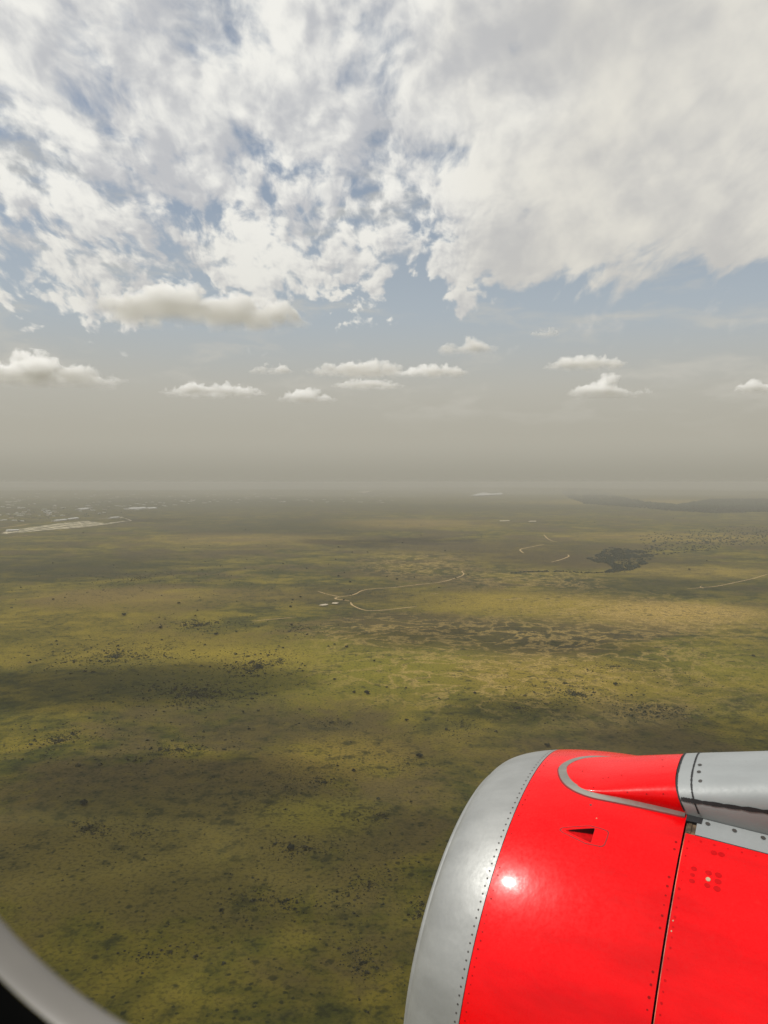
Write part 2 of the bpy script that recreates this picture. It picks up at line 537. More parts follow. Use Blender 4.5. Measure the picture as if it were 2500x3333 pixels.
def leaf_cloud(n, fn, size, rng):
    """n leaf-clump quads spread through a volume; fn gives the centres."""
    C = fn(n)
    a = rng.normal(size=(n, 3)); a /= np.linalg.norm(a, axis=1)[:, None]
    b = rng.normal(size=(n, 3)); b -= (a * b).sum(1)[:, None] * a; b /= np.linalg.norm(b, axis=1)[:, None]
    s = size * rng.uniform(0.6, 1.3, n)[:, None]
    V = np.stack([C - a * s - b * s * 0.6, C + a * s - b * s * 0.7, C + a * s * 0.8 + b * s * 0.7, C - a * s * 0.9 + b * s * 0.6], 1).reshape(-1, 3)
    F = np.arange(4 * n).reshape(-1, 4)
    return V, F


def acacia(rng, rx, h, trunk_h, n=420):
    """Savanna tree: bent trunk, spreading limbs, uneven crown; trunk and crown as two meshes."""
    V, F = [], []

    def limb(p, q, r0, r1):
        k = len(V)
        d = (Vector(q) - Vector(p)).normalized()
        u = d.orthogonal().normalized(); w = d.cross(u)
        for c, r in ((p, r0), (q, r1)):
            for i in range(6):
                a = i * pi / 3
                V.append(tuple(Vector(c) + u * r * math.cos(a) + w * r * math.sin(a)))
        for i in range(6):
            F.append((k + i, k + (i + 1) % 6, k + 6 + (i + 1) % 6, k + 6 + i))

    top = (rng.uniform(-.3, .3), rng.uniform(-.3, .3), trunk_h)
    limb((0, 0, -0.3), top, 0.34, 0.26)
    lobes = []
    for i in range(7):
        a = i * 2 * pi / 7 + rng.uniform(-.3, .3)
        d = rx * rng.uniform(0.35, 0.75)
        z = trunk_h + (h - trunk_h) * rng.uniform(0.35, 0.8)
        e = (d * math.cos(a), d * math.sin(a), z)
        limb(top, e, 0.18, 0.07)
        lobes.append((*e, rx * rng.uniform(0.3, 0.5), (h - trunk_h) * rng.uniform(0.22, 0.38)))
    lobes.append((0, 0, h - (h - trunk_h) * 0.3, rx * 0.5, (h - trunk_h) * 0.35))
    L = np.array(lobes)

    def fn(n):
        k = rng.integers(0, len(L), n)
        v = rng.normal(size=(n, 3)); v /= np.linalg.norm(v, axis=1)[:, None]
        v *= rng.uniform(0.55, 1.05, n)[:, None]
        return L[k, :3] + v * np.stack([L[k, 3], L[k, 3], L[k, 4]], 1)
    LV, LF = leaf_cloud(n, fn, rx * 0.13, rng)
    return mesh_of('trunk', V, F), mesh_of('crown', LV, LF)


TREE_KINDS = [acacia(RNG, 5.0, 6.8, 1.4), acacia(RNG, 4.4, 5.2, 1.0), acacia(RNG, 3.9, 6.0, 1.4), acacia(RNG, 5.6, 5.6, 1.2)]
for tm, cm in TREE_KINDS:
    tm.materials.append(M_bark); cm.materials.append(M_leaf)


def plant(p, s, kind, label):
    r = empty('acacia_tree', p)
    r.scale = (s, s, s)
    r.rotation_euler = (0, 0, random.uniform(0, 6.28))
    tag(r, label, 'tree', 'trees dotted over the plain')
    tm, cm = TREE_KINDS[kind]
    for nm, me in (('trunk', tm), ('crown', cm)):
        o = bpy.data.objects.new(nm, me)
        o.parent = r
        COL.objects.link(o)
    return r


def b7(p): return orig(p[0] / 1.276, 2000 + p[1] / 1.276)
def b5(p): return orig(p[0] / 1.3272, 1500 + p[1] / 1.3272)
def b8(p): return orig(1200 + p[0] / 1.276, 2000 + p[1] / 1.276)


FAR = 'tiny dark tree dotted on the hazy open plain'
TREES = [
    (full(906, 1637), 1.0, 0, 'largest dark bushy tree, alone in the shaded grass just left of the engine'),
    (b8((158, 443)), 0.75, 1, 'dark domed tree up the plain from the largest tree, on a yellowish patch'),
    (b7((1523, 331)), 1.05, 0, 'dark cone shaped tree in the bright green grass in mid picture'),
    (b7((1469, 654)), 0.7, 2, 'dark round tree to the left of and below the largest tree'),
    (b8((1025, 295)), 0.9, 3, 'dark flat tree on the dry yellow grass above the red fairing'),
    (b8((441, 330)), 0.75, 1, 'greyish tree at the edge of a cloud shadow above the engine lip'),
    (b8((741, 549)), 0.8, 3, 'reddish brown bushy tree peeping over the top of the engine'),
    (b8((1597, 176)), 0.95, 1, 'lone grey tree near the right margin above the silver pylon'),
    (b5((535, 669)), 1.25, 3, 'wide dark tree alone in the yellow grass left of the dry pans'),
    (b7((897, 86)), 1.0, 3, 'dark tree with a low crown below the wide lone tree'),
    (b7((1391, 273)), 0.75, 1, 'small squat tree left above the cone shaped tree'),
    (b7((1034, 480)), 0.6, 1, 'round shrubby tree in the dark olive grass, lowest of a column of three'),
    (b7((1010, 407)), 0.6, 1, 'small squat tree, middle of a column of three in olive grass'),
    (b7((1030, 378)), 0.5, 1, 'small tree, topmost of a column of three in olive grass'),
    (b7((1208, 977)), 0.85, 3, 'grey spreading thorn bush far below the largest tree in dark grass'),
    (b7((347, 792)), 0.95, 3, 'greyish brown bushy tree by a dark thicket in the lower left'),
    (b7((1440, 138)), 0.85, 3, 'right hand tree of three in a row below the shaded brown patch'),
    (b7((1390, 127)), 0.7, 1, 'middle tree of three in a row below the shaded brown patch'),
    (b7((1365, 135)), 0.65, 1, 'left hand tree of three in a row below the shaded brown patch'),
    (z2((240, 233)), 1.1, 0, 'dark tree upper left of the track fork'),
    (z2((330, 277)), 1.1, 0, 'dark triangular tree nearest above the track fork'),
    (z2((693, 256)), 1.15, 0, 'dark triangular tree above the middle of the long track'),
    (z2((826, 239)), 0.85, 2, 'smaller tree right of the triangular one above the long track'),
    (z2((283, 415)), 0.9, 2, 'small dark tree on the bend of the track beside the pans'),
    (z2((1016, 318)), 0.75, 1, 'small tree below the right end of the long track'),
    (z2((1309, 316)), 0.8, 1, 'small tree in shaded grass right of the long track'),
    (z2((1147, 245)), 0.8, 1, 'low tree touching the long track before its last bend'),
    (z2((1240, 218)), 0.7, 1, 'low tree just right of the last bend of the long track'),
]
for p in [(515, 4), (1212, 47), (1405, 47), (1020, 48), (1176, 142), (1555, 195), (1267, 216), (1257, 237), (448, 327), (665, 59), (1470, 327), (625, 139)]:
    TREES.append((b7(p), random.uniform(0.45, 0.75), random.randrange(4), 'small dark tree scattered in the yellow green grass below the track fork'))
for p in [(886, 437), (1066, 429), (1060, 467), (873, 474), (1177, 480), (1223, 447), (1463, 375), (230, 602), (773, 619), (693, 724), (932, 752),
          (1260, 712), (853, 649), (1265, 604), (1297, 592), (1255, 634), (905, 368), (810, 337), (795, 377), (1325, 467), (228, 445), (952, 457),
          (1150, 370), (700, 330), (360, 312), (1060, 300), (1590, 400), (1640, 280), (1560, 240)]:
    TREES.append((b5(p), random.uniform(0.7, 1.15), random.randrange(4), FAR))
for p in [(23, 195), (249, 282), (155, 307), (0, 332), (292, 352), (322, 482), (75, 305), (905, 310), (236, 442)]:
    TREES.append((b8(p), random.uniform(0.4, 0.6), random.randrange(4), 'small dark tree in the shaded grass above the engine'))
for p in [(240, 5), (348, 46), (220, 102), (465, 44), (1063, 35), (285, 202), (615, 233)]:
    TREES.append((z2(p), random.uniform(0.8, 1.2), random.randrange(4), FAR))
for p in [(55, 513), (323, 225), (1170, 311), (160, 323), (80, 357), (910, 267), (1015, 236), (1100, 265), (1320, 310), (1250, 250), (420, 330), (160, 280), (60, 240)]:
    TREES.append((z6(p), random.uniform(0.9, 1.3), random.randrange(4), FAR))
for p in [(1090, 487), (420, 248), (718, 396), (1150, 632), (1005, 706), (1515, 262), (1640, 425), (970, 400), (218, 308), (490, 243)]:
    TREES.append((z7(p), random.uniform(1.0, 1.4), random.randrange(4), 'tiny dark tree near the dark woodland on the right'))
for t_ in TREES:
    plant(*t_)


# low scrub: individual bushes nearest the aircraft, the rest as one mass
def bush_mesh(rng, n=46):
    def fn(n):
        v = rng.normal(size=(n, 3)); v /= np.linalg.norm(v, axis=1)[:, None]
        v *= rng.uniform(0.3, 1.0, n)[:, None]
        v[:, 2] = np.abs(v[:, 2]) * 0.75
        v[:, 0] *= rng.uniform(0.8, 1.2)
        return v
    return leaf_cloud(n, fn, 0.34, rng)


BUSH = [bush_mesh(RNG, 26) for _ in range(5)]
BUSH_ME = []
for V, F in BUSH:
    me = mesh_of('shrub', V, F); me.materials.append(M_scrub); BUSH_ME.append(me)

# thickets in the photograph: centre and half size in the 1659-wide view, how many bushes, mean size
THICKETS = [
    (185, 1790, 55, 22, 170, 1.5), (660, 1830, 90, 35, 190, 1.4), (905, 1970, 26, 28, 60, 1.7), (610, 1950, 180, 60, 260, 1.3),
    (700, 1690, 160, 50, 260, 1.3), (800, 1910, 130, 90, 230, 1.3), (830, 1760, 90, 40, 130, 1.3), (330, 2060, 120, 40, 60, 1.3),
    (560, 1440, 110, 40, 520, 2.9), (420, 1500, 200, 50, 700, 2.7), (430, 1350, 140, 20, 420, 2.9), (250, 1420, 260, 45, 620, 2.9),
    (130, 1600, 160, 50, 320, 2.1), (380, 1620, 230, 70, 420, 1.9), (650, 1360, 60, 20, 120, 2.6), (720, 1560, 120, 40, 260, 1.4),
    (1240, 1500, 130, 40, 330, 2.3), (1420, 1540, 140, 35, 350, 2.3), (1120, 1530, 130, 40, 280, 1.6), (1000, 1570, 130, 40, 240, 1.5),
    (1320, 1440, 170, 26, 300, 1.7), (780, 2080, 120, 80, 150, 1.2), (300, 1800, 280, 110, 300, 1.1), (880, 1650, 120, 60, 180, 1.2),
    (1500, 1470, 140, 40, 200, 1.6), (820, 1280, 500, 40, 300, 2.4), (300, 1250, 330, 50, 600, 3.2), (620, 1700, 520, 330, 1500, 0.95),
    (330, 1400, 420, 120, 1500, 1.1), (1150, 1480, 450, 110, 1200, 1.1),
]
bx, bs_ = [], []
for (px, py, rx, ry, n, s) in THICKETS:
    cx, cy, ax, ay = px_patch(px, py, rx, ry)
    k = 0
    n = int(n * 1.6)
    while k < n:
        r_ = min(1.6, abs(random.gauss(0, 0.55))); a = random.uniform(0, 6.283)
        x, y = cx + ax * r_ * math.cos(a), cy + ay * r_ * math.sin(a)
        dens = noise.fractal(Vector((x / 55, y / 55, 2.0)), 1.0, 2.0, 4)
        if dens > random.uniform(-0.7, 0.5):
            bx.append((x, y)); bs_.append(0.52 * s * math.exp(random.gauss(-0.15, 0.45)))
            k += 1
bx = np.array(bx); bs_ = np.clip(np.array(bs_), 0.35, 3.8)
dist = np.sqrt(bx[:, 0] ** 2 + bx[:, 1] ** 2 + EYE ** 2)
pxs = CX + FPX * bx[:, 0] / bx[:, 1]
order = np.argsort(-np.where((bx[:, 1] > 0) & (pxs > 5) & (pxs < 763), bs_ / dist, 0))
single = set(order[:290].tolist())
VV, FF, nv = [], [], 0
for i in range(len(bx)):
    x, y = bx[i]; s = bs_[i]; z = float(terr(x, y))
    if i in single:
        o = bpy.data.objects.new('shrub', BUSH_ME[i % 5])
        o.location = (x, y, z); o.scale = (s * 1.15, s * 1.15, s); o.rotation_euler = (0, 0, random.uniform(0, 6.28))
        COL.objects.link(o)
        tag(o, 'small dark thorny shrub growing in the shaded olive grass', 'shrub', 'shrubs scattered over the near grass')
    else:
        V, F = BUSH[i % 5]
        c, sn = math.cos(i * 1.7), math.sin(i * 1.7)
        V2 = np.stack([V[:, 0] * c - V[:, 1] * sn, V[:, 0] * sn + V[:, 1] * c, V[:, 2]], 1) * s + np.array([x, y, z])
        VV.append(V2); FF.append(F + nv); nv += len(V2)
tag(obj('scrub', mesh_of('scrub', np.vstack(VV), np.vstack(FF)), M_scrub), 'low dark scrub speckled over the grass', 'scrub', kind='stuff')


# woodland on the right
def inside(P, x, y):
    c = False
    j = len(P) - 1
    for i in range(len(P)):
        if (P[i][1] > y) != (P[j][1] > y) and x < (P[j][0] - P[i][0]) * (y - P[i][1]) / (P[j][1] - P[i][1]) + P[i][0]:
            c = not c
        j = i
    return c


def scatter(polys, holes, n, conv, jit=7, lo_=-0.75, hi_=0.25):
    xs = [p[0] for P in polys for p in P]; ys = [p[1] for P in polys for p in P]
    out = []
    k = 0
    while len(out) < n and k < n * 60:
        k += 1
        x, y = random.uniform(min(xs), max(xs)), random.uniform(min(ys), max(ys))
        if any(inside(P, x, y) for P in polys) and not any(inside(P, x, y) for P in holes):
            if noise.noise(Vector((x / 62, y / 17, 5))) + 0.5 * noise.noise(Vector((x / 22, y / 6, 3))) > random.uniform(lo_, hi_):
                out.append(conv((x + random.gauss(0, jit), y + random.gauss(0, jit * 0.3))))
    return out


DENSE = [[(150, 607), (240, 580), (330, 520), (480, 530), (640, 547), (705, 582), (650, 650), (560, 690), (430, 712), (300, 720), (370, 682), (330, 655), (240, 640)]]
CLEAR = [[(370, 640), (420, 616), (665, 596), (650, 628), (560, 650), (420, 664)]]
SPARSE = [[(600, 420), (760, 395), (1000, 430), (1280, 500), (1280, 530), (1000, 560), (750, 585), (640, 545)]]
FARW = [[(0, 22), (250, 32), (380, 85), (650, 140), (900, 160), (1200, 115), (1800, 110), (1800, 215), (1200, 230), (800, 205), (480, 175), (250, 160), (140, 155), (0, 100)],
        [(-60, 60), (140, 155), (140, 30), (-60, 40)]]
HAZY = [[(960, 400), (1300, 345), (1750, 370), (1750, 480), (1300, 490), (1050, 470)]]
GULLY = [(560, 486), (600, 482), (680, 479), (760, 478), (850, 483), (930, 484), (1000, 480), (1050, 471), (1100, 456)]


def wood(points, smin, smax, per, rng):
    VV, FF, nv = [], [], 0
    for i, p in enumerate(points):
        s = rng.uniform(smin, smax)
        def fn(n):
            v = rng.normal(size=(n, 3)); v /= np.linalg.norm(v, axis=1)[:, None]
            v *= rng.uniform(0.5, 1.0, n)[:, None]
            return v * np.array([1.15, 1.15, 0.55]) + np.array([0, 0, 0.5])
        V, F = leaf_cloud(per, fn, 0.42, rng)
        VV.append(V * s + np.array(p)); FF.append(F + nv); nv += len(V)
    return mesh_of('woodland', np.vstack(VV), np.vstack(FF))


pts = scatter(DENSE, CLEAR, 1900, z7, 5, -0.22, 0.06) + scatter(SPARSE, [], 320, z7) + scatter(CLEAR, [], 60, z7) + scatter(HAZY, [], 520, z7, 45)
gl = smooth_line([z6(p) for p in GULLY], 14)
for g in gl:
    for _ in range(2):
        qv = g + Vector((random.gauss(0, 9), random.gauss(0, 9), 0))
        pts.append(Vector((qv.x, qv.y, float(terr(qv.x, qv.y)) - 2)))
tag(obj('woodland', wood(pts, 2.2, 6.0, 22, RNG), M_wood), 'dark green woodland filling the valley on the right', 'woodland', kind='stuff')
pts = scatter(FARW, [], 20000, z7)
tag(obj('woodland', wood(pts, 9, 19, 8, RNG), M_wood), 'blue grey band of far woodland fading into haze', 'woodland', kind='stuff')

# ------------------------------------------------------------------ town at the far left
M_wall = simple('pale_wall', (0.50, 0.47, 0.41), 0.9, scale=0.2)
M_roof = simple('sheet_roof', (0.46, 0.45, 0.42), 0.5, scale=0.2)
M_rust = simple('rust_roof', (0.26, 0.17, 0.12), 0.7, scale=0.2)
M_opening = simple('dark_opening', (0.03, 0.03, 0.035), 0.5, scale=0.5)


def shed_meshes(L_, B_, H_):
    """Long gabled shed: walls with gables, pitched roof with eaves, door and window bands."""
    l, b = L_ / 2, B_ / 2
    rz = H_ + B_ * 0.16
    V = [(-l, -b, 0), (l, -b, 0), (l, b, 0), (-l, b, 0), (-l, -b, H_), (l, -b, H_), (l, b, H_), (-l, b, H_), (-l, 0, rz), (l, 0, rz)]
    F = [(0, 1, 5, 4), (2, 3, 7, 6), (1, 2, 6, 9, 5), (3, 0, 4, 8, 7)]
    wall = mesh_of('wall', V, F)
    e = 0.8
    zz_ = H_ - e * 0.32
    RV = []
    for dzv in (0.05, 0.35):
        RV += [(-l - e, -b - e, zz_ + dzv), (l + e, -b - e, zz_ + dzv), (l + e, 0, rz + dzv), (-l - e, 0, rz + dzv), (l + e, b + e, zz_ + dzv), (-l - e, b + e, zz_ + dzv)]
    RF = [(0, 1, 2, 3), (3, 2, 4, 5), (6, 9, 8, 7), (9, 11, 10, 8), (0, 6, 7, 1), (5, 4, 10, 11), (0, 3, 9, 6), (3, 5, 11, 9), (1, 7, 8, 2), (2, 8, 10, 4)]
    roof = mesh_of('roof', RV, RF)
    DV, DF = [], []
    nb = max(2, int(L_ / 14))
    for k in range(nb):
        x0 = -l + (k + 0.2) * L_ / nb; x1 = -l + (k + 0.8) * L_ / nb
        i = len(DV)
        DV += [(x0, -b - 0.06, H_ * 0.35), (x1, -b - 0.06, H_ * 0.35), (x1, -b - 0.06, H_ * 0.8), (x0, -b - 0.06, H_ * 0.8)]
        DF.append((i, i + 1, i + 2, i + 3))
    return wall, roof, mesh_of('window_band', DV, DF)


def shed(p, L_, B_, H_, rz, label, roofm=None, group=None):
    r = empty('shed', p)
    r.rotation_euler = (0, 0, rz)
    tag(r, label, 'shed', group)
    w, rf, wb = shed_meshes(L_, B_, H_)
    obj('wall', w, M_wall, r); obj('roof', rf, roofm or M_roof, r); obj('window_band', wb, M_opening, r)
    return r


def along(a, b):
    d = b - a
    return (a + b) / 2, math.hypot(d.x, d.y), math.atan2(d.y, d.x)


for (a, b, w_, h_, label) in [
    ((50, 405), (140, 401), 38, 11, 'long grey shed with white roof at the near end of the pale works site'),
    ((845, 305), (910, 300), 40, 12, 'dark walled shed at the far tip of the pale works site'),
    ((415, 327), (500, 319), 45, 10, 'white roofed shed behind the works site, left one of two'),
    ((520, 313), (595, 306), 45, 10, 'broken row shed behind the works site, right one of two'),
    ((980, 236), (1120, 230), 110, 14, 'widest white factory roof before the blue grey trees'),
    ((1130, 231), (1195, 228), 90, 12, 'shorter white factory roof right of the widest one'),
    ((600, 238), (668, 234), 90, 12, 'pale factory roof left of the blue grey trees'),
]:
    c_, L_, rz_ = along(z5(a), z5(b))
    shed(c_, min(L_, 420), w_, h_, rz_, label)


def house_mesh():
    V, F, MI = [], [], []
    def quadbox(x0, x1, y0, y1, z0, z1, mi):
        k = len(V)
        V.extend([(x0, y0, z0), (x1, y0, z0), (x1, y1, z0), (x0, y1, z0), (x0, y0, z1), (x1, y0, z1), (x1, y1, z1), (x0, y1, z1)])
        F.extend([(k, k + 1, k + 5, k + 4), (k + 1, k + 2, k + 6, k + 5), (k + 2, k + 3, k + 7, k + 6), (k + 3, k, k + 4, k + 7), (k + 4, k + 5, k + 6, k + 7)])
        MI.extend([mi] * 5)
    quadbox(-.5, .5, -.5, .5, 0, .55, 0)
    k = len(V)
    V.extend([(-.56, -.56, .5), (.56, -.56, .5), (.56, .56, .5), (-.56, .56, .5), (-.3, 0, .8), (.3, 0, .8)])
    F.extend([(k, k + 1, k + 5, k + 4), (k + 1, k + 2, k + 5), (k + 2, k + 3, k + 4, k + 5), (k + 3, k, k + 4), (k + 3, k + 2, k + 1, k)])
    MI.extend([1] * 5)
    for x in (-.34, -.05, .22):
        k = len(V)
        V.extend([(x, -.508, .15), (x + .14, -.508, .15), (x + .14, -.508, .4), (x, -.508, .4)])
        F.append((k, k + 1, k + 2, k + 3)); MI.append(2)
    return V, F, MI


HV, HF, HM = house_mesh()
HOUSES = []
for roofm in (M_roof, M_rust, M_wall):
    me = mesh_of('house', HV, HF, mi=HM)
    for mm in (M_wall, roofm, M_opening):
        me.materials.append(mm)
    HOUSES.append(me)
for i in range(210):
    while True:
        if i < 150:
            px, py = random.uniform(0, 560), random.uniform(1066, 1128)
            ok = py < 1132 - px * 0.10 and py > 1062 + 0.02 * px
        else:
            px, py = random.uniform(430, 860), random.uniform(1058, 1086)
            ok = True
        if ok and noise.noise(Vector((px / 60, py / 8, 1))) > random.uniform(-0.5, 0.3):
            break
    p = full(px, py)
    o = bpy.data.objects.new('house', HOUSES[0 if random.random() < .62 else random.randrange(3)])
    o.location = p
    f_ = math.hypot(p.x, p.y) / 9000
    o.scale = (random.uniform(16, 55) * f_, random.uniform(14, 26), random.uniform(9, 15))
    o.rotation_euler = (0, 0, random.uniform(-0.35, 0.35))
    COL.objects.link(o)
    tag(o, 'tiny pale building of the town spread along the hazy horizon', 'building', 'buildings of the far town')
# pale bare works site
for P in ([(0, 425), (60, 395), (230, 372), (420, 345), (640, 322), (840, 298), (940, 290), (1010, 321), (960, 325), (800, 352), (620, 372), (480, 385), (330, 396), (150, 415)],):
    S = [z5(p) for p in P]
    V = [(p.x, p.y, float(terr(p.x, p.y)) + 1.2) for p in S]
    m, t, bs, o_ = material('works_ground')
    Pn = t.new('ShaderNodeNewGeometry').outputs['Position']
    nn = t.noise(Pn, 1 / 70, 7.0, 0.65)
    t.put(bs.inputs['Base Color'], t.mix(t.ss(nn, 0.45, 0.62), (0.075, 0.066, 0.024), (0.58, 0.50, 0.33)))
    bs.inputs['Roughness'].default_value = 1.0
    # triangulated through its centre line so that it follows the swells
    F = []
    n_ = len(V)
    half = n_ // 2
    for k in range(half - 1):
        F.append((k, k + 1, n_ - 2 - k, n_ - 1 - k)[::-1])
    tag(obj('works_site', mesh_of('works_site', V, F), m), kind='structure')
track([z5(p) for p in [(0, 377), (110, 364), (225, 346)]], 26, M_dirt, lift=1.0)
track([z5(p) for p in [(50, 448), (140, 441), (232, 431)]], 16, M_dirt, lift=1.0)
track([z5(p) for p in [(330, 390), (480, 382), (620, 372), (800, 350), (960, 326), (1008, 320), (960, 303)]], 24, M_pan, lift=1.8)
# trees of the town
tp = []
for _ in range(1500):
    px, py = random.uniform(-20, 900), random.uniform(1058, 1130)
    if py < 1132 - px * 0.085 and noise.noise(Vector((px / 45, py / 6, 9))) > random.uniform(-0.4, 0.3):
        tp.append(full(px, py))
tag(obj('woodland', wood(tp, 5, 11, 10, RNG), M_wood), 'hazy trees between the buildings of the far town', 'woodland', kind='stuff')

# ------------------------------------------------------------------ engine nacelle
YAW, PIT = 0.48219, 0.0725
AF = Vector((-math.cos(YAW) * math.cos(PIT), math.sin(YAW) * math.cos(PIT), math.sin(PIT)))      # forward along the engine
AU = (Vector((0, 0, 1)) - AF.z * AF).normalized()
AL = AF.cross(AU)
if AL.y > 0: AL = -AL                                                                            # towards the cabin
AC = Vector((0.79727, 4.25389, -2.60014 + EYE))
ROT = np.array([AF, AL, AU]).T


def prof(s):
    """Outer radius of the nacelle at station s (0 at the lip seam, forward positive)."""
    L_, rl, sm, p, m_ = 0.29667, 0.93903, 0.82163, 2.56368, 1.70199
    s = np.asarray(s, float)
    t = np.clip((s + sm) / (L_ + sm), 0, 1)
    r = rl + (1.18 - rl) * np.maximum(1 - t ** p, 0) ** (1 / m_)
    aft = np.clip(-s - 1.2, 0, 3)
    return r - 0.05 * aft ** 2


def npt(s, th, up=0.0):
    """Engine-space point: x forward, y towards the cabin, z up; th from the top towards the cabin."""
    r = prof(s) + up
    return np.stack([np.broadcast_to(s, np.shape(r * th)).astype(float), r * np.sin(th), r * np.cos(th)], -1)


engine = empty('jet_engine', AC)
mat3 = np.eye(4); mat3[:3, :3] = ROT
from mathutils import Matrix
engine.matrix_world = Matrix.Translation(AC) @ Matrix([list(map(float, r)) for r in mat3])
bpy.context.view_layer.update()
tag(engine, 'red jet engine with silver intake lip and silver pylon below the window', 'jet engine')


def paint(name, col, rough, coat, metal=0.0, streak=0.12, spec=0.5, dirt=(0.2, 0.15, 0.12), dirt_amt=0.10):
    m, t, bs, out = material(name)
    co = t.new('ShaderNodeTexCoord').outputs['Object']
    n = t.noise(t.vm('MULTIPLY', co, (0.8, 3.0, 3.0)), 2.2, 5.0, 0.6)
    n2 = t.noise(co, 60.0, 4.0, 0.6)
    c = t.mix(t.ss(n, 0.3, 0.7), tuple(v * (1 - streak) for v in col), tuple(min(1, v * (1 + streak)) for v in col))
    spots = t.m('MULTIPLY', t.ss(t.noise(t.vm('MULTIPLY', co, (1.0, 1.6, 1.6)), 7.0, 8.0, 0.7), 0.60, 0.80), dirt_amt * 4)
    c = t.mix(spots, c, tuple(a * 0.6 + b * 0.4 for a, b in zip(col, dirt)))
    c = t.mix(t.m('MULTIPLY', t.ss(n2, 0.6, 0.8), dirt_amt), c, dirt)
    t.put(bs.inputs['Base Color'], c)
    t.put(bs.inputs['Roughness'], t.ss(n2, 0.2, 0.8, rough - 0.06, rough + 0.08))
    bs.inputs['Metallic'].default_value = metal
    bs.inputs['Specular IOR Level'].default_value = spec
    bs.inputs['Coat Weight'].default_value = coat
    bs.inputs['Coat Roughness'].default_value = 0.10
    bmp = t.new('ShaderNodeBump')
    bmp.inputs['Strength'].default_value = 0.22
    bmp.inputs['Distance'].default_value = 0.01
    t.put(bmp.inputs['Height'], t.noise(t.vm('MULTIPLY', co, (1.0, 0.7, 0.7)), 11.0, 3.0, 0.5))
    t.l.new(bmp.outputs[0], bs.inputs['Normal'])
    return m


M_red = paint('red_paint', (0.76, 0.002, 0.004), 0.28, 0.20, streak=0.12, dirt_amt=0.06, spec=0.13)
M_silver = paint('silver_lip', (0.30, 0.305, 0.295), 0.44, 0.0, metal=0.35, streak=0.10, dirt_amt=0.16)
M_pylon = paint('pylon_grey', (0.28, 0.295, 0.295), 0.48, 0.05, metal=0.1, streak=0.06, dirt_amt=0.09)
M_strip = paint('bare_metal', (0.36, 0.34, 0.30), 0.38, 0.0, metal=0.75, streak=0.25, dirt_amt=0.2)
M_seal = simple('black_sealant', (0.012, 0.012, 0.013), 0.7, scale=60)
M_rivet = simple('dark_rivet', (0.05, 0.045, 0.04), 0.6, scale=60)
M_redrivet = simple('red_rivet', (0.30, 0.003, 0.004), 0.5, scale=60)
M_spot = simple('red_stain', (0.52, 0.002, 0.004), 0.5, scale=60)
M_tan = simple('tan_plug', (0.45, 0.36, 0.22), 0.6, scale=60)
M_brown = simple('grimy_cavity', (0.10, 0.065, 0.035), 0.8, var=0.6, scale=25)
M_dark = simple('dark_inner', (0.03, 0.03, 0.032), 0.6, scale=5)


def grid_mesh(name, P, closed=False, flip=False, keep=None):
    """P: (n, m, 3) grid of points."""
    n, m_ = P.shape[:2]
    F = []
    for i in range(n - 1):
        for j in range(m_ if closed else m_ - 1):
            j2 = (j + 1) % m_
            if keep is not None and not keep(i, j): continue
            f = (i * m_ + j, i * m_ + j2, (i + 1) * m_ + j2, (i + 1) * m_ + j)
            F.append(f[::-1] if flip else f)
    return mesh_of(name, P.reshape(-1, 3), F, True)


class Pieces:
    """collects small pieces of one part, each with a material slot"""
    def __init__(self): self.V, self.F, self.M = [], [], []

    def disc(self, s, th, r, up, mi, n=9, el=1.0):
        c = npt(np.array(s), np.array(th), up)
        sl = float(prof(s + 0.004) - prof(s - 0.004)) / 0.008
        es = np.array([1, sl * math.sin(th), sl * math.cos(th)]); es /= np.linalg.norm(es)
        et = np.array([0, math.cos(th), -math.sin(th)])
        k = len(self.V)
        for i in range(n):
            a = 2 * pi * i / n
            self.V.append(c + es * r * el * math.cos(a) + et * r * math.sin(a))
        self.F.append(tuple(range(k, k + n))[::-1]); self.M.append(mi)

    def band(self, path_in, path_out, up0, up1, mi):
        """raised strip between two (s, th) paths"""
        k = len(self.V); n = len(path_in)
        for (a, b) in zip(path_in, path_out):
            for (s, th), u in ((a, -0.004), (a, up0), (b, up1), (b, -0.004)):
                self.V.append(npt(np.array(s), np.array(th), u))
        for i in range(n - 1):
            for j in range(3):
                self.F.append((k + 4 * i + j, k + 4 * i + j + 1, k + 4 * i + 5 + j, k + 4 * i + 4 + j)); self.M.append(mi)

    def merge_into(self, o, mats):
        """surface pattern: the pieces join the mesh of the part that carries them"""
        me = o.data
        nv, np_, nm = len(me.vertices), len(me.polygons), len(me.materials)
        V0 = [tuple(v.co) for v in me.vertices]; F0 = [tuple(p.vertices) for p in me.polygons]; M0 = [p.material_index for p in me.polygons]
        new = mesh_of(me.name, V0 + [tuple(v) for v in self.V], F0 + [tuple(nv + i for i in f) for f in self.F], False, M0 + [nm + k for k in self.M])
        for m_ in list(me.materials) + mats: new.materials.append(m_)
        sm = np.zeros(len(new.polygons), dtype=bool); sm[:np_] = True
        new.polygons.foreach_set('use_smooth', sm)
        o.data = new

    def build(self, name, mats, parent, smooth=False):
        return obj(name, mesh_of(name, self.V, self.F, smooth, self.M), mats, parent)


TH = np.linspace(-pi, pi, 241)[:-1]
TOP = 0.10                      # centre line of the pylon on the nacelle
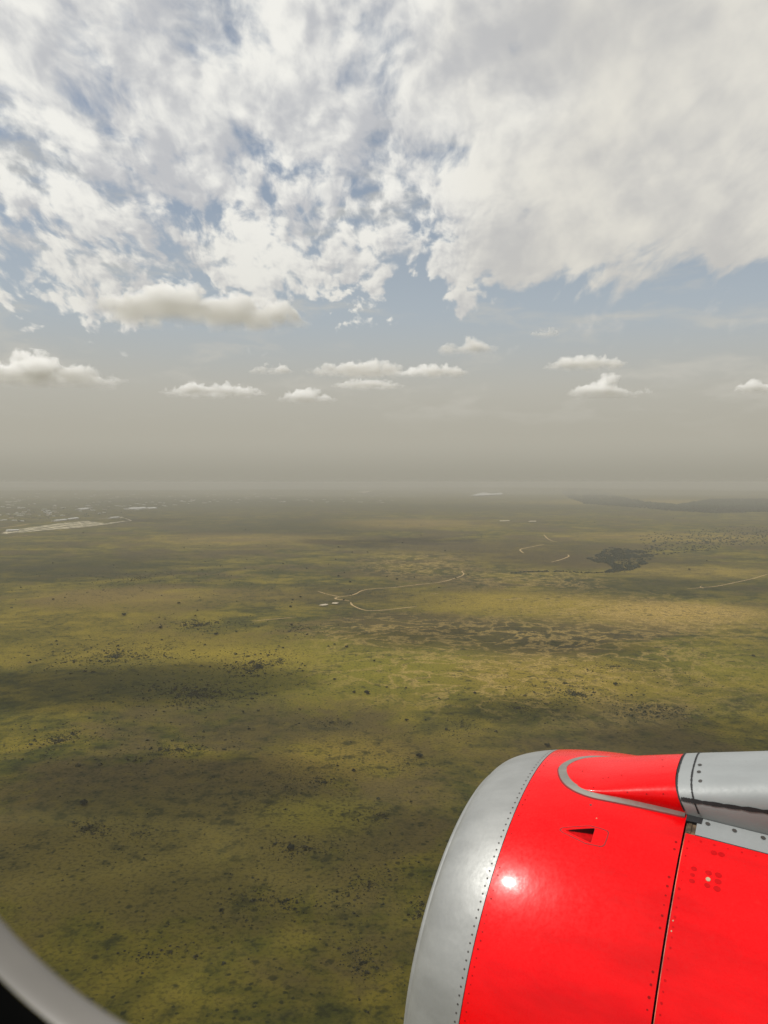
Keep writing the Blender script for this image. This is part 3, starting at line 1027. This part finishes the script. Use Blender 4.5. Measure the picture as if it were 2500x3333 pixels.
# silver lip: from the seam forward, round the leading edge and into the duct
sl_ = np.concatenate([np.linspace(0.0, 0.19, 22), 0.19 + 0.1067 * np.sin(np.linspace(0, pi / 2, 22))[1:]])
ring_s, ring_r = list(sl_), list(prof(sl_))
r_end, s_end = ring_r[-1], ring_s[-1]
for a in np.linspace(0, pi, 14)[1:]:
    ring_s.append(s_end + 0.03 * math.sin(a) * 1.0); ring_r.append(r_end - 0.045 * (1 - math.cos(a)))
for s in np.linspace(s_end - 0.05, 0.0, 6):
    ring_s.append(s); ring_r.append(ring_r[-1] - 0.006)
ring_s, ring_r = np.array(ring_s), np.array(ring_r)
P = np.stack([np.repeat(ring_s[:, None], 240, 1), ring_r[:, None] * np.sin(TH), ring_r[:, None] * np.cos(TH)], -1)
lip = obj('intake_lip', grid_mesh('intake_lip', P, True, True), M_silver, engine)
pc = Pieces()
for k in range(-8, 62):
    pc.disc(0.019, 0.02 + k * 0.0315, 0.0045, 0.0012, 0)
pc.merge_into(lip, [M_rivet])

# duct, fan and spinner inside the intake
dr = 0.80
P = np.stack([np.repeat(np.linspace(0.0, -0.9, 8)[:, None], 240, 1), dr * np.sin(TH)[None].repeat(8, 0), dr * np.cos(TH)[None].repeat(8, 0)], -1)
obj('intake_duct', grid_mesh('intake_duct', P, True, True), M_pylon, engine)
V, F = [], []
for b in range(24):
    a0 = b * 2 * pi / 24
    k = len(V)
    for r_, tw in ((0.25, 0.09), (0.5, 0.075), (0.79, 0.06)):
        for sgn in (-1, 1):
            a = a0 + sgn * tw * 0.9 * 0.5 / max(r_, .4)
            V.append((-0.8 + sgn * 0.05 * (r_ + .3), r_ * math.sin(a), r_ * math.cos(a)))
    F += [(k, k + 1, k + 3, k + 2), (k + 2, k + 3, k + 5, k + 4)]
fan = obj('fan', mesh_of('fan', V, F), M_strip, engine)
rs = np.linspace(0, 1, 12)
P = np.stack([np.repeat((-0.75 + 0.35 * (1 - rs ** 1.6))[:, None], 240, 1), (0.27 * rs)[:, None] * np.sin(TH), (0.27 * rs)[:, None] * np.cos(TH)], -1)
obj('spinner', grid_mesh('spinner', P, True), M_dark, fan)
# dark inner body seen through the gaps
si = np.linspace(-0.001, -2.3, 40)
ri = prof(si) - 0.07
P = np.stack([np.repeat(si[:, None], 240, 1), ri[:, None] * np.sin(TH), ri[:, None] * np.cos(TH)], -1)
obj('inner_body', grid_mesh('inner_body', P, True), M_dark, engine)

# red intake cowl with an opening for the air scoop
S0, S1, T0, T1 = -0.470, -0.235, 0.440, 0.570
sg = np.unique(np.concatenate([np.linspace(-0.0035, S1, 14), np.linspace(S1, S0, 10), np.linspace(S0, -0.7625, 14)]))[::-1]
tg = np.unique(np.concatenate([np.linspace(-pi, T0, 140), np.linspace(T0, T1, 10), np.linspace(T1, pi, 110)]))[:-1]
SG, TG = np.meshgrid(sg, tg, indexing='ij')
P = npt(SG, TG)


def keep(i, j):
    a = 0.5 * (sg[i] + sg[i + 1]); b = tg[j] + 0.005
    return not (S0 < a < S1 and T0 < b < T1)


cowl = obj('intake_cowl', grid_mesh('intake_cowl', P, True, False, keep), M_red, engine)
# turned in edges of the cowl at both seams
pc = Pieces()
rng2 = random.Random(3)
for k in range(-8, 62):
    if rng2.random() < 0.8:
        pc.disc(-0.026 + rng2.uniform(-.002, .002), 0.03 + k * 0.0315, 0.0034 * rng2.uniform(0.6, 1.2), 0.001, 0)
for k in range(24):
    if rng2.random() < 0.75:
        pc.disc(-0.742, 0.44 + k * 0.037 + rng2.uniform(-.004, .004), 0.0055 * rng2.uniform(0.5, 1.1), 0.001, 0)
pc.merge_into(cowl, [M_redrivet])
pc = Pieces()
pc.disc(-0.342, 0.352, 0.0055, 0.0012, 0); pc.disc(-0.388, 0.418, 0.003, 0.0012, 1)
pc.build('screw', [M_rivet, M_tan], cowl)


M_throat_shade = simple('scoop_wall_shade', (0.05, 0.004, 0.004), 0.7, scale=40)  # shade of the upper wall and the dark aft opening, painted in
M_floor_shade = simple('scoop_floor_shade', (0.52, 0.003, 0.005), 0.45, var=0.25, scale=40)  # darker red paints the recess shade onto the floor
for m_ in (M_floor_shade, M_spot, M_redrivet):
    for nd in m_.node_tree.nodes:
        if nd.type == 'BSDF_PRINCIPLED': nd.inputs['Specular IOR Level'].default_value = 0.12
# the scoop: a flush triangular inlet
def scoop_depth(S, T):
    ax, ay = -0.262, 0.506
    f = np.clip((ax - S) / (ax + 0.392), 0, 1)
    lo = ay + (0.468 - ay) * f; hi = ay + (0.536 - ay) * f
    ins = np.minimum(np.clip((T - lo) / 0.0035, 0, 1), np.clip((hi - T) / 0.0035, 0, 1))
    endw = np.clip((S + 0.394) / 0.003, 0, 1)
    return -0.034 * f ** 0.9 * ins * endw


ns, nt = 121, 131
SS, TT = np.meshgrid(np.linspace(S0, S1, ns), np.linspace(T0, T1, nt), indexing='ij')
D = scoop_depth(SS, TT)
me = grid_mesh('air_scoop', npt(SS, TT, D))
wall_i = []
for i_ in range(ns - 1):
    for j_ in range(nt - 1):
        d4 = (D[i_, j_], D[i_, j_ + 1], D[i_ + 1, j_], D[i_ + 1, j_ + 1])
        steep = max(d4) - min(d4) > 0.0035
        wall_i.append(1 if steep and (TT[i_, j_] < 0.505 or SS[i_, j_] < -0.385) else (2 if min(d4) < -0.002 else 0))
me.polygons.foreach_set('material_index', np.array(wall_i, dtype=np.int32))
scoop = obj('air_scoop', me, [M_red, M_throat_shade, M_floor_shade], cowl)
out_line = [(-0.243, 0.512), (-0.243, 0.503), (-0.250, 0.497), (-0.30, 0.480), (-0.372, 0.459), (-0.43, 0.462), (-0.452, 0.466), (-0.460, 0.473), (-0.460, 0.500),
            (-0.457, 0.532), (-0.450, 0.541), (-0.440, 0.545), (-0.372, 0.547), (-0.31, 0.532), (-0.258, 0.519), (-0.243, 0.512)]
dense = []
for a, b in zip(out_line[:-1], out_line[1:]):
    for k in range(5):
        dense.append((a[0] + (b[0] - a[0]) * k / 5, a[1] + (b[1] - a[1]) * k / 5))
dense.append(out_line[-1])
cs, ct = -0.37, 0.505
inner = [(cs + (s - cs) * 0.955, ct + (t_ - ct) * 0.920) for s, t_ in dense]
pc = Pieces(); pc.band(dense, inner, 0.0008, 0.0008, 0)
M_groove = simple('dark_red_groove', (0.22, 0.006, 0.008), 0.6, scale=60)
pc.build('panel_groove', [M_groove], scoop)

STAINS = [(-0.898, 0.442, 1), (-0.928, 0.440, 1), (-0.832, 0.532, 0.9), (-0.830, 0.558, 0.75), (-0.832, 0.582, 0.9), (-0.890, 0.532, 1), (-0.928, 0.530, 1.05),
          (-0.930, 0.556, 1.05), (-0.892, 0.582, 0.95), (-0.930, 0.584, 1.1)]
# fan cowl, aft of the gap; open under the pylon skirt
FE0, FE1 = 0.384, 2 * TOP - 0.384
sg = np.linspace(-0.7715, -2.2, 36)
tg = np.concatenate([np.linspace(FE0, pi, 120), np.linspace(-pi, FE1, 120)[1:]])
SG, TG = np.meshgrid(sg, tg, indexing='ij')
fcowl = obj('fan_cowl', grid_mesh('fan_cowl', npt(SG, TG, 0.0), False, True), M_red, engine)
# bright chipped front edge
tt_ = np.linspace(FE0, 1.9, 90)
pc = Pieces(); pc.band([(-0.7710, t_) for t_ in tt_], [(-0.7735, t_) for t_ in tt_], 0.0006, 0.0012, 0)
M_edge = paint('worn_edge', (0.62, 0.12, 0.06), 0.5, 0.0, streak=0.5, dirt_amt=0.3)
pc.build('front_edge', [M_edge], fcowl)
pc = Pieces()
for s, t_, k_ in STAINS:
    pc.disc(s, t_, 0.0115 * k_, 0.0010, 0, 12, 1.15)
for k in range(26):
    pc.disc(-0.790 + rng2.uniform(-.002, .002), 0.42 + k * 0.034, 0.007 * rng2.uniform(0.3, 1.0), 0.0010, 0)
for k in range(9):
    pc.disc(-0.84 - k * 0.055, FE0 + 0.022, 0.006 * rng2.uniform(0.4, 1.0), 0.0010, 0)
pc.build('stain', [M_spot], fcowl)
pc = Pieces(); pc.disc(-0.892, 0.558, 0.0095, 0.0016, 0, 14)
pc.build('plug', [M_tan], fcowl)
pc = Pieces()
for t_ in (0.74, 0.775): pc.disc(-0.786, t_, 0.003, 0.0012, 0)
pc.build('screw', [M_tan], fcowl)

# pylon fairing: red nose, then the silver pylon
WB = 0.200                      # half width on the nacelle, radians


def fair_w(s):
    k = np.clip((-0.135 - s) / 0.26, 0, 1)
    return np.maximum(0.182 * (1 - (1 - k) ** 2.4) ** 0.5, 0.0)


def fair_h(s):
    d = -np.asarray(s, float)
    h = 0.5 * (0.29 * (d - 0.28) + np.sqrt((0.29 * (d - 0.28)) ** 2 + 0.0006))
    return np.maximum(h, 0.0) * np.where(d > 0.76, 1 + 0 * d, 1)


def fpt(s, u, up=0.0, wmul=1.0, extra=0.0):
    n_ = 3.2
    s = s + 0.072 * np.maximum(1 - np.abs(u) ** n_, 0) ** (1 / n_) * np.exp(-((s + 0.78) / 0.22) ** 2)   # the joint leans forward over the top
    w = fair_w(s) * wmul + extra
    h = fair_h(s) + up
    th = TOP + u * w
    return npt(s, th, np.maximum(h * np.maximum(1 - np.abs(u) ** n_, 0) ** (1 / n_), 0) + 0.002)


uu = np.sin(np.linspace(-pi / 2, pi / 2, 61))
def urow(): return np.sign(uu) * (1 - (1 - np.abs(uu)) ** 1.0)


sg = -0.1352 - (0.7585 - 0.1352) * np.linspace(0, 1, 60) ** 1.6
SG, UG = np.meshgrid(sg, uu, indexing='ij')
fair = obj('pylon_fairing', grid_mesh('pylon_fairing', fpt(SG, UG), False, False), M_red, engine)
pc2V, pc2F = [], []


def fdisc(lst, s, u, r, up=0.0015, n=9):
    e = 1e-3
    f = lambda a, b: fpt(np.array(a), np.array(b))
    c = f(s, u); es = f(s - e, u) - f(s + e, u); eu = f(s, u + e) - f(s, u - e)
    es /= np.linalg.norm(es); eu -= es * eu.dot(es); eu /= np.linalg.norm(eu)
    nn_ = np.cross(es, eu)
    if nn_.dot(np.array([0, c[1], c[2]])) < 0: nn_ = -nn_
    k = len(lst[0])
    for i in range(n):
        a = 2 * pi * i / n
        lst[0].append(c + es * r * math.cos(a) + eu * r * math.sin(a) + nn_ * up)
    lst[1].append(tuple(range(k, k + n)))


lst = ([], [])
for s, u in [(-0.24, 0.25), (-0.36, 0.55), (-0.385, 0.52), (-0.45, 0.45), (-0.68, 0.15), (-0.69, 0.93), (-0.66, -0.2), (-0.6, 0.95), (-0.5, 0.95), (-0.33, 0.9)]:
    fdisc(lst, s, u, 0.0035)
obj('screw', mesh_of('screw', *lst), M_redrivet, fair)

# bare metal strip round the fairing
def mirror(P): return [(s, 2 * TOP - t_) for s, t_ in P]
so = [(-0.110, 0.100), (-0.114, 0.128), (-0.122, 0.152), (-0.138, 0.187), (-0.158, 0.218), (-0.180, 0.243), (-0.206, 0.264), (-0.242, 0.284), (-0.282, 0.298), (-0.325, 0.307), (-0.372, 0.311),
      (-0.496, 0.310), (-0.628, 0.307), (-0.756, 0.303)]
sn = [(-0.150, 0.100), (-0.153, 0.118), (-0.158, 0.136), (-0.168, 0.161), (-0.182, 0.185), (-0.202, 0.211), (-0.228, 0.235), (-0.258, 0.250), (-0.294, 0.260), (-0.332, 0.268), (-0.372, 0.273),
      (-0.494, 0.281), (-0.626, 0.282), (-0.7555, 0.281)]
def densify(P, n=6): return [(v.x, v.y) for v in smooth_line([Vector((a, b, 0)) for a, b in P], n)]
so_d, sn_d = densify(so), densify(sn)
pc = Pieces()
pc.band(so_d, sn_d, 0.004, 0.007, 0)
pc.band(mirror(sn_d), mirror(so_d), 0.007, 0.004, 0)
pc.build('edge_strip', [M_strip], engine)
pc = Pieces()   # thin bead of sealant along the strip
so2 = [(s + 0.004, t_ + 0.006) for s, t_ in so_d]
pc.band(so2, so_d, 0.0010, 0.0018, 0)
pc.build('sealant_line', [M_groove], engine)

# pylon: silver, from the joint aft
sg = np.linspace(-0.7665, -2.3, 50)
SG, UG = np.meshgrid(sg, uu, indexing='ij')
pyl = obj('pylon', grid_mesh('pylon', fpt(SG, UG, 0.0, 1.08)), M_pylon, engine)


def pyl_strip(path, half, mat, name, up=0.0025):
    """ribbon lying on the pylon along (s, u) points"""
    V, F = [], []
    pts_ = []
    for a, b in zip(path[:-1], path[1:]):
        for k in range(10):
            pts_.append((a[0] + (b[0] - a[0]) * k / 10, a[1] + (b[1] - a[1]) * k / 10))
    pts_.append(path[-1])
    f = lambda s, u: fpt(np.array(s), np.array(u), 0.0, 1.08)
    for i, (s, u) in enumerate(pts_):
        c = f(s, u)
        a = pts_[max(i - 1, 0)]; b = pts_[min(i + 1, len(pts_) - 1)]
        d = f(*b) - f(*a); d /= np.linalg.norm(d)
        nr = np.cross(f(s - 1e-3, u) - f(s + 1e-3, u), f(s, u + 1e-3) - f(s, u - 1e-3)); nr /= np.linalg.norm(nr)
        if nr.dot(np.array([0, c[1], c[2]])) < 0: nr = -nr
        sd = np.cross(nr, d)
        hw = half * rng2.uniform(0.7, 1.35)
        V += [c + sd * hw + nr * up, c - sd * hw + nr * up]
        if i:
            k = 2 * i
            F.append((k - 2, k, k + 1, k - 1))
    o = obj(name, mesh_of(name, V, F), mat, pyl)
    return o


pyl_strip([(-0.828, u) for u in np.linspace(-0.9, 0.998, 14)], 0.0036, M_seal, 'joint_line')
pyl_strip([(-0.775, 0.940), (-0.79, 0.943), (-0.82, 0.947), (-0.95, 0.955), (-1.2, 0.962), (-2.2, 0.97)], 0.0085, M_seal, 'sealant_seam')
pyl_strip([(-0.7675, u) for u in np.linspace(-0.95, 0.998, 14)], 0.004, M_seal, 'joint_line')
lst = ([], [])
fdisc(lst, -0.815, 0.945, 0.021, 0.0045, 11)
fdisc(lst, -0.800, 0.952, 0.015, 0.0048, 9)
for s, u in [(-0.85, 0.15), (-0.852, 0.42), (-0.857, 0.90), (-0.955, 0.935), (-1.06, 0.95), (-0.86, 0.68), (-1.2, 0.955)]:
    fdisc(lst, s, u * 1.0, 0.0095, 0.004)
obj('bolt', mesh_of('bolt', *lst), M_rivet, pyl)
# skirt panels beside the pylon, lying on the nacelle
pc = Pieces()
def lin(a, b, n=20): return [(a[0] + (b[0] - a[0]) * k / (n - 1), a[1] + (b[1] - a[1]) * k / (n - 1)) for k in range(n)]
ia, oa = lin((-0.812, 0.300), (-2.2, 0.300), 40), lin((-0.812, 0.3805), (-2.2, 0.3805), 40)
pc.band(oa, ia, 0.001, 0.014, 0)
pc.band(mirror(ia), mirror(oa), 0.014, 0.001, 0)
skirt = pc.build('pylon_skirt', [M_pylon], engine)
pc = Pieces()
for s in (-0.855, -0.965, -1.08, -1.2): pc.disc(s, 0.318, 0.0100, 0.0135, 0, 12)
pc.build('bolt', [M_rivet], skirt)
# grimy cavity ahead of the skirt
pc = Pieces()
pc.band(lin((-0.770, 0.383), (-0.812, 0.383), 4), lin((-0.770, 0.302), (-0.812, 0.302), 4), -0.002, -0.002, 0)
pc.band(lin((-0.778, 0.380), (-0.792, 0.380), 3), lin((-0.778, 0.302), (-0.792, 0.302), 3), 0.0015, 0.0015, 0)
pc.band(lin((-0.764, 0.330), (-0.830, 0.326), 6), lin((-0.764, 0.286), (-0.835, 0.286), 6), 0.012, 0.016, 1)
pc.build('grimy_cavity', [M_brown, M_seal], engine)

# ------------------------------------------------------------------ cabin window frame close to the camera
YAWW = 0.482
WF = np.array([-math.cos(YAWW), math.sin(YAWW), 0.0]); WN = np.array([math.sin(YAWW), math.cos(YAWW), 0.0]); WU = np.array([0, 0, 1.0])
win = empty('cabin_window', (0, 0, EYE))
tag(win, 'pale grey cabin window rim blurred across the lower left corner', 'window frame')


def rrect(w, h, r, n=40):
    P = []
    for sx, sy, a0 in ((1, 1, 0), (-1, 1, 90), (-1, -1, 180), (1, -1, 270)):
        for k in range(n):
            a = R(a0 + 90 * k / (n - 1))
            P.append(((w / 2 - r) * sx + r * math.cos(a), (h / 2 - r) * sy + r * math.sin(a)))
    return np.array(P)


def win_ring(name, levels, mat):
    rows = []
    for off, d in levels:
        qv = rrect(0.26 + 2 * off, 0.36 + 2 * off, 0.1141 + off)
        rows.append(WN * d + (qv[:, 0] + 0.1022)[:, None] * WF + (qv[:, 1] + 0.0597)[:, None] * WU)
    return obj(name, grid_mesh(name, np.array(rows), True), mat, win)


M_rim = simple('window_rim', (0.16, 0.15, 0.135), 0.45, var=0.05, scale=40)
M_trim = simple('cabin_trim', (0.003, 0.003, 0.003), 0.9, var=0.1, scale=40)
for nd in M_trim.node_tree.nodes:
    if nd.type == 'BSDF_PRINCIPLED': nd.inputs['Specular IOR Level'].default_value = 0.02
win_ring('rim', [(0.006, 0.1262), (0.0015, 0.1258), (0.0, 0.1240), (-0.0003, 0.1215), (0.0, 0.1195), (0.0004, 0.1172), (0.0012, 0.1160)], M_rim)
win_ring('trim', [(0.0012, 0.1158), (0.005, 0.1142), (0.02, 0.112), (0.03, 0.112)], M_trim)

# ------------------------------------------------------------------ low cumulus clouds over the haze
M_cloud = bpy.data.materials.new('cumulus')
M_cloud.use_nodes = True
M_cloud.node_tree.nodes.clear()
CT = NT(M_cloud.node_tree)
co_ = CT.new('ShaderNodeOutputMaterial')
pv = CT.new('ShaderNodeVolumePrincipled')
pv.inputs['Color'].default_value = (1, 1, 0.995, 1)
pv.inputs['Anisotropy'].default_value = 0.0
ctc = CT.new('ShaderNodeTexCoord')
gx, gy, gz = CT.sep(ctc.outputs['Generated'])
seed_ = CT.m('MULTIPLY', CT.new('ShaderNodeObjectInfo').outputs['Random'], 50.0)
cp = CT.vm('ADD', ctc.outputs['Object'], CT.comb(CT.m('MULTIPLY', seed_, 17.0), seed_, seed_))
c_big = CT.noise(cp, 0.75, 2.0, 0.5)
c_n = CT.noise(CT.vm('ADD', cp, CT.vm('SCALE', CT.vm('SUBTRACT', CT.noise_col(cp, 2.2, 2.0), (0.5, 0.5, 0.5)), 0.35)), 1.9, 8.0, 0.60)
ux = CT.m('ABSOLUTE', CT.m('MULTIPLY', CT.m('SUBTRACT', gx, 0.5), 2.0))
uy = CT.m('ABSOLUTE', CT.m('MULTIPLY', CT.m('SUBTRACT', gy, 0.5), 2.0))
rad = CT.m('POWER', CT.m('ADD', CT.m('POWER', ux, 2.6), CT.m('POWER', uy, 2.0)), 0.8)
shape = CT.m('SUBTRACT', 1.0, rad)           # height of the heap over its flat base
top_ = CT.m('MULTIPLY', shape, CT.ss(c_big, 0.30, 0.68, 0.25, 1.10))
fld = CT.m('ADD', CT.m('SUBTRACT', top_, gz), CT.m('MULTIPLY', CT.m('SUBTRACT', c_n, 0.5), 1.25))
fld = CT.m('SUBTRACT', fld, CT.ss(gz, 0.22, 0.0, 0.0, 0.35))
crisp = CT.m('MULTIPLY', CT.ss(fld, 0.04, 0.17), CT.ss(gz, 0.10, 0.42, 0.10, 1.0))
CT.put(pv.inputs['Density'], CT.m('MULTIPLY', crisp, 0.016))
CT.l.new(pv.outputs[0], co_.inputs['Volume'])


def cumulus(x0, y0, x1, y1, base, seed, label, faint=False):
    """puffy cloud filling the box (x0, y0)-(x1, y1) of the 1659-wide view, base at that height over the eye"""
    k = 768 / 1659
    d = ray((x0 + x1) / 2 * k, y1 * k)
    f = base / d[2]
    cx, cy, cz = d[0] * f, d[1] * f, EYE + base
    w = (x1 - x0) * k / FPX * cy
    h = 0.76 * (y1 - y0) * k / FPX * cy
    V = [(x * w * 0.66 / h, y * w * 0.44 / h, z) for z in (0.0, 1.25) for x, y in ((-1, -1), (1, -1), (1, 1), (-1, 1))]
    F = [(3, 2, 1, 0), (4, 5, 6, 7), (0, 1, 5, 4), (1, 2, 6, 5), (2, 3, 7, 6), (3, 0, 4, 7)]
    me = mesh_of('cumulus_cloud', V, F)
    o = obj('cumulus_cloud', me, M_cloud, None, (cx, cy, cz))
    o.scale = (h, h, h)
    o.rotation_euler = (0, 0, -math.atan2(cx, cy))
    tag(o, label, 'cloud', 'low cumulus clouds over the haze')
    return o


for i, c_ in enumerate([
    (215, 617, 655, 696, 1050, 'longest white cumulus with a bright humped top at centre left'),
    (-60, 752, 240, 832, 1000, 'grey based cumulus cut by the left margin'),
    (365, 820, 562, 857, 1000, 'low flat cumulus with a thin bright crest right of the grey based one'),
    (540, 782, 632, 808, 1000, 'small oval cumulus left of the central bank'),
    (672, 774, 890, 812, 1000, 'wide pale cumulus bank in mid picture'),
    (875, 777, 1002, 816, 1000, 'puffy cumulus at the right end of the central bank'),
    (725, 815, 868, 840, 1000, 'thin low cumulus under the central bank'),
    (606, 834, 718, 870, 1000, 'small low cumulus below left of the central bank'),
    (948, 720, 1066, 766, 1000, 'brightest dome shaped cumulus above the central bank'),
    (1150, 702, 1208, 728, 1000, 'tiny round cumulus highest on the right'),
    (1188, 759, 1340, 800, 1000, 'double cumulus on the right side'),
    (1245, 803, 1400, 860, 1000, 'ragged cumulus below the double one'),
    (1595, 806, 1700, 850, 1000, 'cumulus cut by the right margin'),
]):
    cumulus(*c_[:5], i + 1, c_[5])

# ------------------------------------------------------------------ unseen clouds above the aircraft, added and shaped to shade the plain
M_over = bpy.data.materials.new('shade_cloud')
M_over.use_nodes = True
M_over.node_tree.nodes.clear()
OT = NT(M_over.node_tree)
oo = OT.new('ShaderNodeOutputMaterial')
ov = OT.new('ShaderNodeVolumePrincipled')
ov.inputs['Color'].default_value = (1, 0.99, 0.97, 1)
ov.inputs['Density'].default_value = 0.0055
OT.l.new(ov.outputs[0], oo.inputs['Volume'])
VV, FF = [], []
import bmesh
for i, (px, py, rx, ry, thick) in enumerate(SHADOWS):
    cx, cy, ax, ay = px_patch(px, py, rx, ry)
    H = 2600.0
    sx, sy = SUN.x / SUN.z * H, SUN.y / SUN.z * H
    bm = bmesh.new()
    bmesh.ops.create_icosphere(bm, subdivisions=5, radius=1.0)
    k0 = len(VV)
    hid = 0
    for v in bm.verts:
        p = v.co
        X, Y = cx + sx + p.x * ax * 1.15, cy + sy + p.y * ay * 1.15
        nz = noise.fractal(Vector((X / 330, Y / 330, 3.0)), 1.0, 2.0, 4)
        f = 0.85 + 0.38 * nz
        X, Y = cx + sx + p.x * ax * 1.15 * f, cy + sy + p.y * ay * 1.15 * f
        th_ = thick * (0.55 + 0.75 * (0.5 + 0.5 * nz))
        Z = H + p.z * th_
        VV.append((X, Y, Z))
        if Y > 0 and abs(X / Y) < 0.50 and (Z - EYE) / Y < 0.66: hid += 1
    for f_ in bm.faces:
        FF.append(tuple(k0 + v.index for v in f_.verts))
    bm.free()
    if hid: print('cloud', i, 'reaches into the frame', hid)
tag(obj('clouds', mesh_of('clouds', VV, FF, True), M_over), 'unseen cloud mass added above the aircraft to shade patches of the plain', 'clouds', kind='stuff')

# ------------------------------------------------------------------ haze over the plain
hm = bpy.data.materials.new('haze')
hm.use_nodes = True
hm.node_tree.nodes.clear()
HT = NT(hm.node_tree)
ho = HT.new('ShaderNodeOutputMaterial')
hv = HT.new('ShaderNodeVolumePrincipled')
hv.inputs['Color'].default_value = (0.605, 0.592, 0.545, 1)
hv.inputs['Density'].default_value = 6.2e-5
hv.inputs['Anisotropy'].default_value = 0.0
HT.l.new(hv.outputs[0], ho.inputs['Volume'])
a = 84000.0
V = [(x, y, z) for z in (-110, 412) for x, y in ((-a, -a), (a, -a), (a, a), (-a, a))]
F = [(3, 2, 1, 0), (4, 5, 6, 7), (0, 1, 5, 4), (1, 2, 6, 5), (2, 3, 7, 6), (3, 0, 4, 7)]
tag(obj('haze', mesh_of('haze', V, F), hm), kind='stuff')
